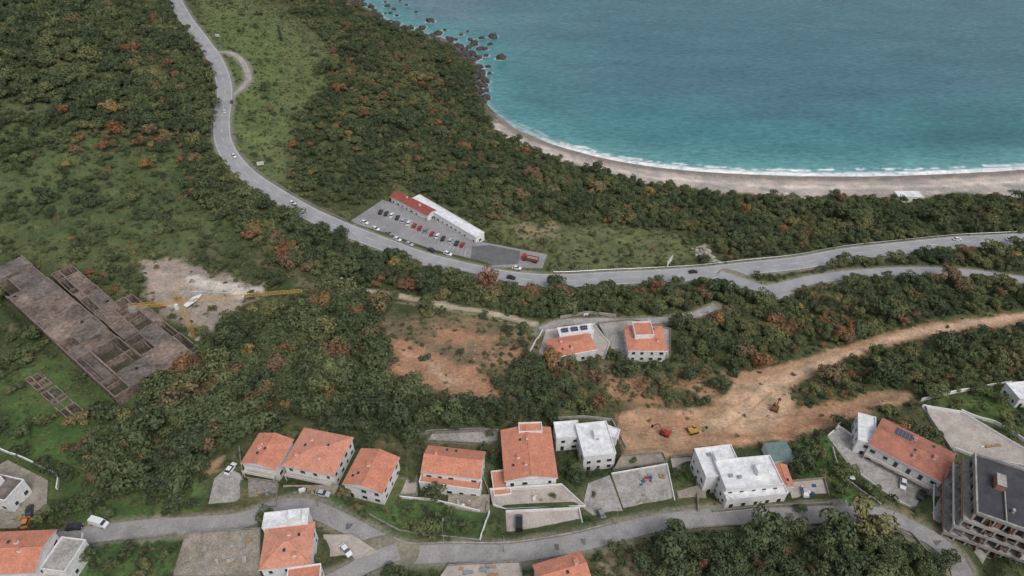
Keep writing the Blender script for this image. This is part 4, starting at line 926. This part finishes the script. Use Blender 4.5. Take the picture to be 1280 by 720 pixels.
# density regions: poly,(density trees),size,autumn
DEF=(.30,.75,.10)
regs=[
([(240,-30),(330,-10),(390,40),(440,90),(400,110),(370,150),(355,235),(300,205),(285,150),(285,90),(250,40)],(.06,.6,.05)),
([(290,90),(330,90),(350,200),(330,225),(300,200)],(.12,.6,.05)),
([(340,-40),(430,-15),(500,38),(560,58),(596,88),(603,128),(650,178),(720,210),(800,228),(900,242),(1000,250),(1300,250),(1300,292),(1150,300),(1000,318),(930,326),(880,305),(800,285),(700,280),(640,272),(600,280),(540,250),(500,235),(440,262),(385,250),(358,215),(370,150),(410,110),(440,88),(390,35)],(.96,.80,.08)),
([(400,80),(500,70),(560,110),(500,150),(420,130)],(.9,.85,.25)),
([(600,275),(720,282),(850,290),(905,320),(830,338),(720,342),(690,320),(640,305)],(.10,.6,.05)),
([(-80,-40),(205,-40),(235,40),(262,85),(270,135),(262,165),(215,172),(150,165),(80,142),(0,130),(-80,130)],(.97,1.18,.06)),
([(-80,130),(0,135),(80,145),(200,170),(268,175),(270,210),(200,195),(100,190),(-80,200)],(.5,.95,.25)),
([(230,180),(280,200),(380,280),(470,315),(600,350),(640,362),(560,366),(430,352),(380,340),(330,320),(290,290),(230,240)],(.80,.98,.12)),
([(480,335),(640,360),(700,362),(800,356),(900,352),(955,370),(905,385),(850,392),(770,398),(690,400),(600,385),(500,362)],(.9,.95,.15)),
([(955,372),(1000,358),(1110,348),(1160,347),(1300,362),(1300,386),(1160,400),(1040,432),(970,450),(925,462),(900,488),(850,500),(840,470),(850,405),(905,388)],(.93,.85,.24)),
([(860,400),(960,400),(1000,430),(920,465),(860,440)],(.93,.85,.38)),
([(1030,328),(1150,314),(1300,308),(1300,344),(1150,334),(1040,342)],(.95,.85,.05)),
([(1000,490),(1060,455),(1130,432),(1210,418),(1300,405),(1300,470),(1150,492),(1090,484),(1040,500)],(.9,.8,.15)),
([(560,455),(670,450),(740,458),(770,500),(700,530),(640,532),(560,520)],(.66,.95,.14)),
([(235,430),(300,402),(420,368),(480,378),(488,430),(480,470),(530,505),(600,520),(590,540),(520,548),(470,540),(430,535),(370,525),(310,540),(280,565),(245,600),(190,630),(120,610),(110,575),(150,540),(200,500)],(.95,1.28,.10)),
([(475,395),(650,400),(650,450),(612,495),(540,500),(485,475)],(.16,.6,.4)),
([(-60,490),(60,525),(120,530),(100,600),(60,600),(-60,560)],(.25,.8,.05)),
([(800,680),(850,662),(950,658),(1060,658),(1130,678),(1160,735),(800,735)],(.93,1.0,.04)),
([(500,640),(560,640),(600,660),(600,678),(510,676)],(.45,.7,.1)),
([(430,612),(500,625),(480,650),(440,645)],(.35,.7,.3)),
([(610,536),(660,520),(770,515),(765,530),(690,528),(620,538)],(.6,.7,.05)),
([(735,466),(800,464),(900,476),(880,504),(750,506)],(.35,.7,.2)),
([(170,325),(230,322),(330,365),(260,418),(200,392)],(.05,.5,.1)),
]
zero=[dirt,[(250,575),(280,572),(275,592),(258,594)]]
redp=[[(474,420),(510,426),(550,444),(606,474),(622,496),(560,496),(515,476),(490,456)],[(540,412),(625,418),(612,436),(550,432)]]
tracks=[spline([(435,362),(490,368),(540,378),(600,390),(672,404)],4)]
X,Y=jgrid(3.0); Z=H(X,Y); px,py=proj(X,Y,Z); ok=((Z>3.9)|((px<606)&(Z>2.2)))&~forbid(X,Y,1.6); X,Y,Z=X[ok],Y[ok],Z[ok]
px,py=proj(X,Y,Z); jx=px+(fbm(X,Y,7,201)-.5)*26; jy=py+(fbm(X,Y,7,211)-.5)*20
vis=(px>-160)&(px<1440)&(py>-120)&(py<860); X,Y,Z,px,py,jx,jy=[q[vis] for q in (X,Y,Z,px,py,jx,jy)]
den=np.full(X.shape,DEF[0]); siz=np.full(X.shape,DEF[1]); aut=np.full(X.shape,DEF[2])
den*= .3+1.6*fbm(X,Y,14,5)
for poly,(d_,s_,a_) in regs:
    k=sd_poly(jx,jy,poly)>0; den[k]=d_; siz[k]=s_; aut[k]=a_
for poly in zero: den[sd_poly(px,py,poly)>-3]=0
for poly in redp: den[sd_poly(px,py,poly)>-2]*=.12
for t in tracks: den[d_line(px,py,t)<5]=0
den*=.55+.9*sm(fbm(X,Y,8,301),.28,.5)
keep=rng.random(len(X))<den; X,Y,Z,siz,aut,px,py,den=[q[keep] for q in (X,Y,Z,siz,aut,px,py,den)]
nn=len(X); dense=den>.6
cl=fbm(X,Y,20,401); u=rng.random(nn)
ix=np.where(u<.72,rng.integers(0,5,nn),np.where(u<.94,rng.integers(5,8,nn),rng.integers(8,10,nn)))
sh=~dense&(rng.random(nn)<.6); ix[sh]=rng.integers(5,8,sh.sum())
big=rng.lognormal(0,.34,nn)*(.7+.6*fbm(X,Y,13,421)); s=siz*big; s=np.clip(s,.4,2.3)
s=np.where((ix>=5)&(ix<8),s*1.3,s)
tint=np.clip(rng.normal(.22,.11,nn)+(cl-.5)*.9,0,.58); au=rng.random(nn)<aut*(.2+2.2*sm(fbm(X,Y,16,431),.4,.65)); tint[au]=rng.uniform(.5,.95,au.sum())**1.2
ylw=rng.random(nn)<.003; tint[ylw]=1
scl=np.stack([s*rng.uniform(.85,1.2,nn),s*rng.uniform(.85,1.2,nn),s*rng.uniform(.7,1.05,nn)],1); rot=np.stack([rng.normal(0,.06,nn),rng.normal(0,.06,nn),rng.uniform(0,6.28,nn)],1)
scatter("hillside_forest",np.stack([X,Y,Z-.2],1),rot,scl,tint,ix); print("trees",nn)
# undergrowth
X,Y=jgrid(1.9); Z=H(X,Y); ok=(Z>3.7)&~forbid(X,Y,.9); X,Y,Z=X[ok],Y[ok],Z[ok]; px,py=proj(X,Y,Z)
vis=(px>-60)&(px<1340)&(py>-60)&(py<780); X,Y,Z,px,py=[q[vis] for q in (X,Y,Z,px,py)]
den=.55*sm(fbm(X,Y,6,501),.3,.6)+.08
for poly in zero: den[sd_poly(px,py,poly)>0]=.012
for poly in redp: den[sd_poly(px,py,poly)>0]=.05
for t in tracks: den[d_line(px,py,t)<4]=0
den[sd_poly(px,py,[(180,330),(230,325),(290,345),(330,370),(260,415),(200,390)])>0]=.06
keep=rng.random(len(X))<den; X,Y,Z=X[keep],Y[keep],Z[keep]; nn=len(X)
ix=np.where(rng.random(nn)<.22,rng.integers(5,8,nn),rng.integers(11,13,nn)); s=rng.uniform(.4,1.1,nn); s=np.where(ix<8,s*.7,s)
tint=np.clip(rng.normal(.38,.12,nn)+(fbm(X,Y,15,511)-.5)*.6,0,.75)
scatter("grass_and_undergrowth",np.stack([X,Y,Z-.05],1),np.stack([np.zeros(nn),np.zeros(nn),rng.uniform(0,6.28,nn)],1),np.stack([s,s,s*rng.uniform(.6,1.2,nn)],1),tint,ix); print("under",nn)
def tree(px,py,ki,s,tint,name):
    x,y,z=put(px,py); o=inst(name,protos[ki],(x,y,z-.1),random.uniform(0,6),s); o.color=(tint,0,0,1)
for a_ in [(432,622,0,.9,.62,"lime_tree"),(450,636,2,.6,.6,"fruit_tree"),(510,640,1,.8,.3,"olive_tree"),(545,655,4,.9,.25,"olive_tree"),(580,662,0,.8,.3,"olive_tree"),(604,560,5,1.2,.4,"garden_shrub"),(612,545,3,.6,.35,"garden_tree"),(640,523,1,.7,.2,"garden_tree"),(664,524,10,.8,.1,"cypress_tree"),(660,608,5,.9,.4,"garden_shrub"),(853,590,0,.6,.4,"garden_tree"),(863,598,5,1,.45,"garden_shrub"),(984,590,2,.9,.1,"garden_tree"),(1010,590,4,.8,.3,"garden_tree"),(1052,612,5,1.2,.35,"garden_shrub"),(352,52,10,1.6,.0,"cypress_tree"),(1092,618,3,.6,.3,"garden_tree"),(1175,706,0,1.0,.2,"garden_tree"),(1185,700,1,.9,.1,"garden_tree"),(770,690,4,1.0,.25,"garden_tree"),(120,700,2,1,.25,"garden_tree"),(140,712,1,.8,.3,"garden_tree"),(76,640,0,.8,.2,"garden_tree"),(112,635,3,.9,.25,"garden_tree"),(130,628,1,.9,.15,"garden_tree"),(400,700,2,.6,.5,"garden_tree"),(505,590,5,1.0,.4,"garden_shrub"),(516,602,3,.5,.3,"garden_tree"),(715,506,10,1.0,.05,"cypress_tree"),(770,452,2,1,.2,"olive_tree"),(660,452,0,1,.2,"olive_tree"),(846,405,1,1,.25,"olive_tree"),(610,285,2,.9,.2,"pine_tree"),(470,246,4,1.1,.2,"pine_tree"),(432,250,0,1.2,.3,"oak_tree"),(338,140,3,1.1,.62,"oak_tree"),(690,620,5,.7,.4,"garden_shrub"),(742,618,5,.6,.3,"garden_shrub"),(792,576,5,.8,.4,"garden_shrub"),(640,668,5,.5,.3,"garden_shrub"),(186,212,1,1.3,.95,"oak_tree"),(240,185,2,1.5,.5,"oak_tree")]: tree(*a_)
def palm(px,py,s=1):
    x,y,z=put(px,py); b=MB(); b.beam((0,0,-.3),(0,0,3.2),.3,'bark',.2,8)
    r=random.Random(4)
    for i in range(26):
        an=i*2.4; el=r.uniform(.1,1.1); p0=Vector((0,0,3.2)); dr=Vector((math.cos(an)*math.cos(el),math.sin(an)*math.cos(el),math.sin(el))); sv=Vector((-math.sin(an),math.cos(an),0)); pr=None
        for j in range(8):
            q=p0+dr*(j*.38)+Vector((0,0,-.035*j*j*(1.2-el*.5))); wd=.42*math.sin(math.pi*(j+.7)/8.5)+.04
            cur=(q-sv*wd-Vector((0,0,wd*.4)),q,q+sv*wd-Vector((0,0,wd*.4)))
            if pr: b.add([*pr,*cur],[(0,1,4,3),(1,2,5,4)],'leaf')
            pr=cur
    o=b.obj("palm_tree",None,(x,y,z),0); o.scale=(s,)*3; o.color=(.3,0,0,1)
palm(720,594,1.1); palm(1000,640,.7)
# walls
wall("retaining_wall",[(600,590),(612,618),(608,640)],1.2,'stone'); wall("garden_wall",[(500,622),(560,630),(600,640)],.9,'white')
wall("garden_wall",[(660,446),(668,430),(678,414)],1.2,'white'); wall("boundary_wall",[(1150,502),(1200,490),(1262,480)],1.6,'white'); wall("boundary_wall",[(1146,506),(1160,522),(1186,560),(1196,572)],1.2,'conc')
wall("retaining_wall",[(395,606),(398,634)],1,'stone'); wall("fence_wall",[(870,600),(872,640)],1.0,'stone'); wall("boundary_wall",[(105,668),(92,716)],1,'white'); wall("garden_wall",[(0,562),(40,578),(75,596),(72,612)],1,'white')
wall("retaining_wall",[(700,398),(735,392),(770,396)],1.4,'conc'); wall("retaining_wall",[(1042,540),(1060,520)],2,'stone')
wall("retaining_wall",[(500,548),(540,540),(600,538),(624,540)],1.3,'stone'); wall("garden_wall",[(690,524),(730,522),(765,526),(782,560)],1.1,'conc'); wall("retaining_wall",[(890,640),(960,634),(1040,630)],1.1,'stone'); wall("garden_wall",[(1040,560),(1056,600),(1100,632)],.9,'conc'); wall("garden_wall",[(600,676),(612,640)],.8,'white'); wall("boundary_wall",[(150,676),(222,668)],.7,'stone'); wall("retaining_wall",[(1096,650),(1140,668),(1168,700)],.8,'stone'); wall("garden_wall",[(455,640),(500,664),(600,676)],.7,'stone'); wall("retaining_wall",[(300,560),(304,600)],1.2,'stone')
wall("boundary_wall",[(1200,515),(1240,528),(1290,560)],1.3,'white')
# junk on slabs
def clutter(name,px,py,ks,w,d,h,rot=0,n_=5):
    x,y,z=put(px,py); b=MB(); r=random.Random(int(px*7+py)); ks=ks.split()
    for i in range(n_):
        a_,c_=r.uniform(-w,w),r.uniform(-d,d); sx_,sy_=r.uniform(.1,.3)*w,r.uniform(.1,.3)*d; b.box(a_-sx_,a_+sx_,c_-sy_,c_+sy_,.005*i,h*r.uniform(.3,1),r.choice(ks))
    b.obj(name,None,(x,y,z),rot)
clutter("building_materials",808,600,'red blue wood rust metal',2.2,1.6,.7,.2,9); clutter("pallet_stack",826,596,'wood brick wood',1.2,1,.9); clutter("rubble_pile",280,700,'conc gravel',2,2,.5,.4); clutter("rubble_pile",800,625,'gravel wood conc',2,1,.4,.4); clutter("water_tank",360,528,'tile',.7,.7,1.6)
clutter("building_materials",1215,620,'brick wood conc',3,2.5,1,0,9); clutter("building_materials",1190,650,'rust wood metal',2.5,2.5,.8,0,9); clutter("garden_furniture",670,622,'white wood',1.5,1,.7); clutter("garden_furniture",580,628,'white metal wood',2,1,.7,0,7); clutter("garden_furniture",1012,612,'blue white wood',2,1.5,.7,0,7); clutter("storage_boxes",380,616,'metal wood white',3,1.5,1,.3,9); clutter("storage_boxes",330,618,'wood metal',2,2,.9,.3,7); clutter("building_materials",300,690,'wood conc conc gravel',3.5,3,.5,.3,9); clutter("building_materials",250,700,'conc gravel stone',3.5,3,.4,.3,8); clutter("building_materials",600,718,'wood conc metal',5,2,.6,.1,10); clutter("storage_boxes",720,412,'white wood',1.5,1,.8); clutter("boundary_planters",1240,560,'wood white',3,1,.7,.1,6); clutter("terrace_furniture",20,640,'white wood metal',3,3,.7,0,8)
# ---------------------------------------------------------------- light
el,rt=math.radians(52),math.radians(150)
wd=bpy.data.worlds.new("World"); scene.world=wd; wd.use_nodes=True; N=wd.node_tree.nodes; L=wd.node_tree.links; bg=N["Background"]
sk=N.new("ShaderNodeTexSky"); sk.sky_type='NISHITA'; sk.sun_disc=False; sk.sun_elevation=el; sk.sun_rotation=rt; sk.air_density=1; sk.dust_density=3
hs=N.new("ShaderNodeHueSaturation"); hs.inputs["Saturation"].default_value=.4; L.new(sk.outputs[0],hs.inputs["Color"]); L.new(hs.outputs[0],bg.inputs[0]); bg.inputs[1].default_value=.15
sl=bpy.data.lights.new("sun",'SUN'); sl.energy=1.3; sl.angle=math.radians(22); sl.color=(1,.98,.96); so=bpy.data.objects.new("sun",sl); scene.collection.objects.link(so)
v=Vector((math.sin(rt)*math.cos(el),math.cos(rt)*math.cos(el),math.sin(el))); so.rotation_euler=v.to_track_quat('Z','Y').to_euler(); so.location=(0,0,400)
scene.view_settings.view_transform='Standard'; scene.view_settings.look='None'; scene.view_settings.exposure=0
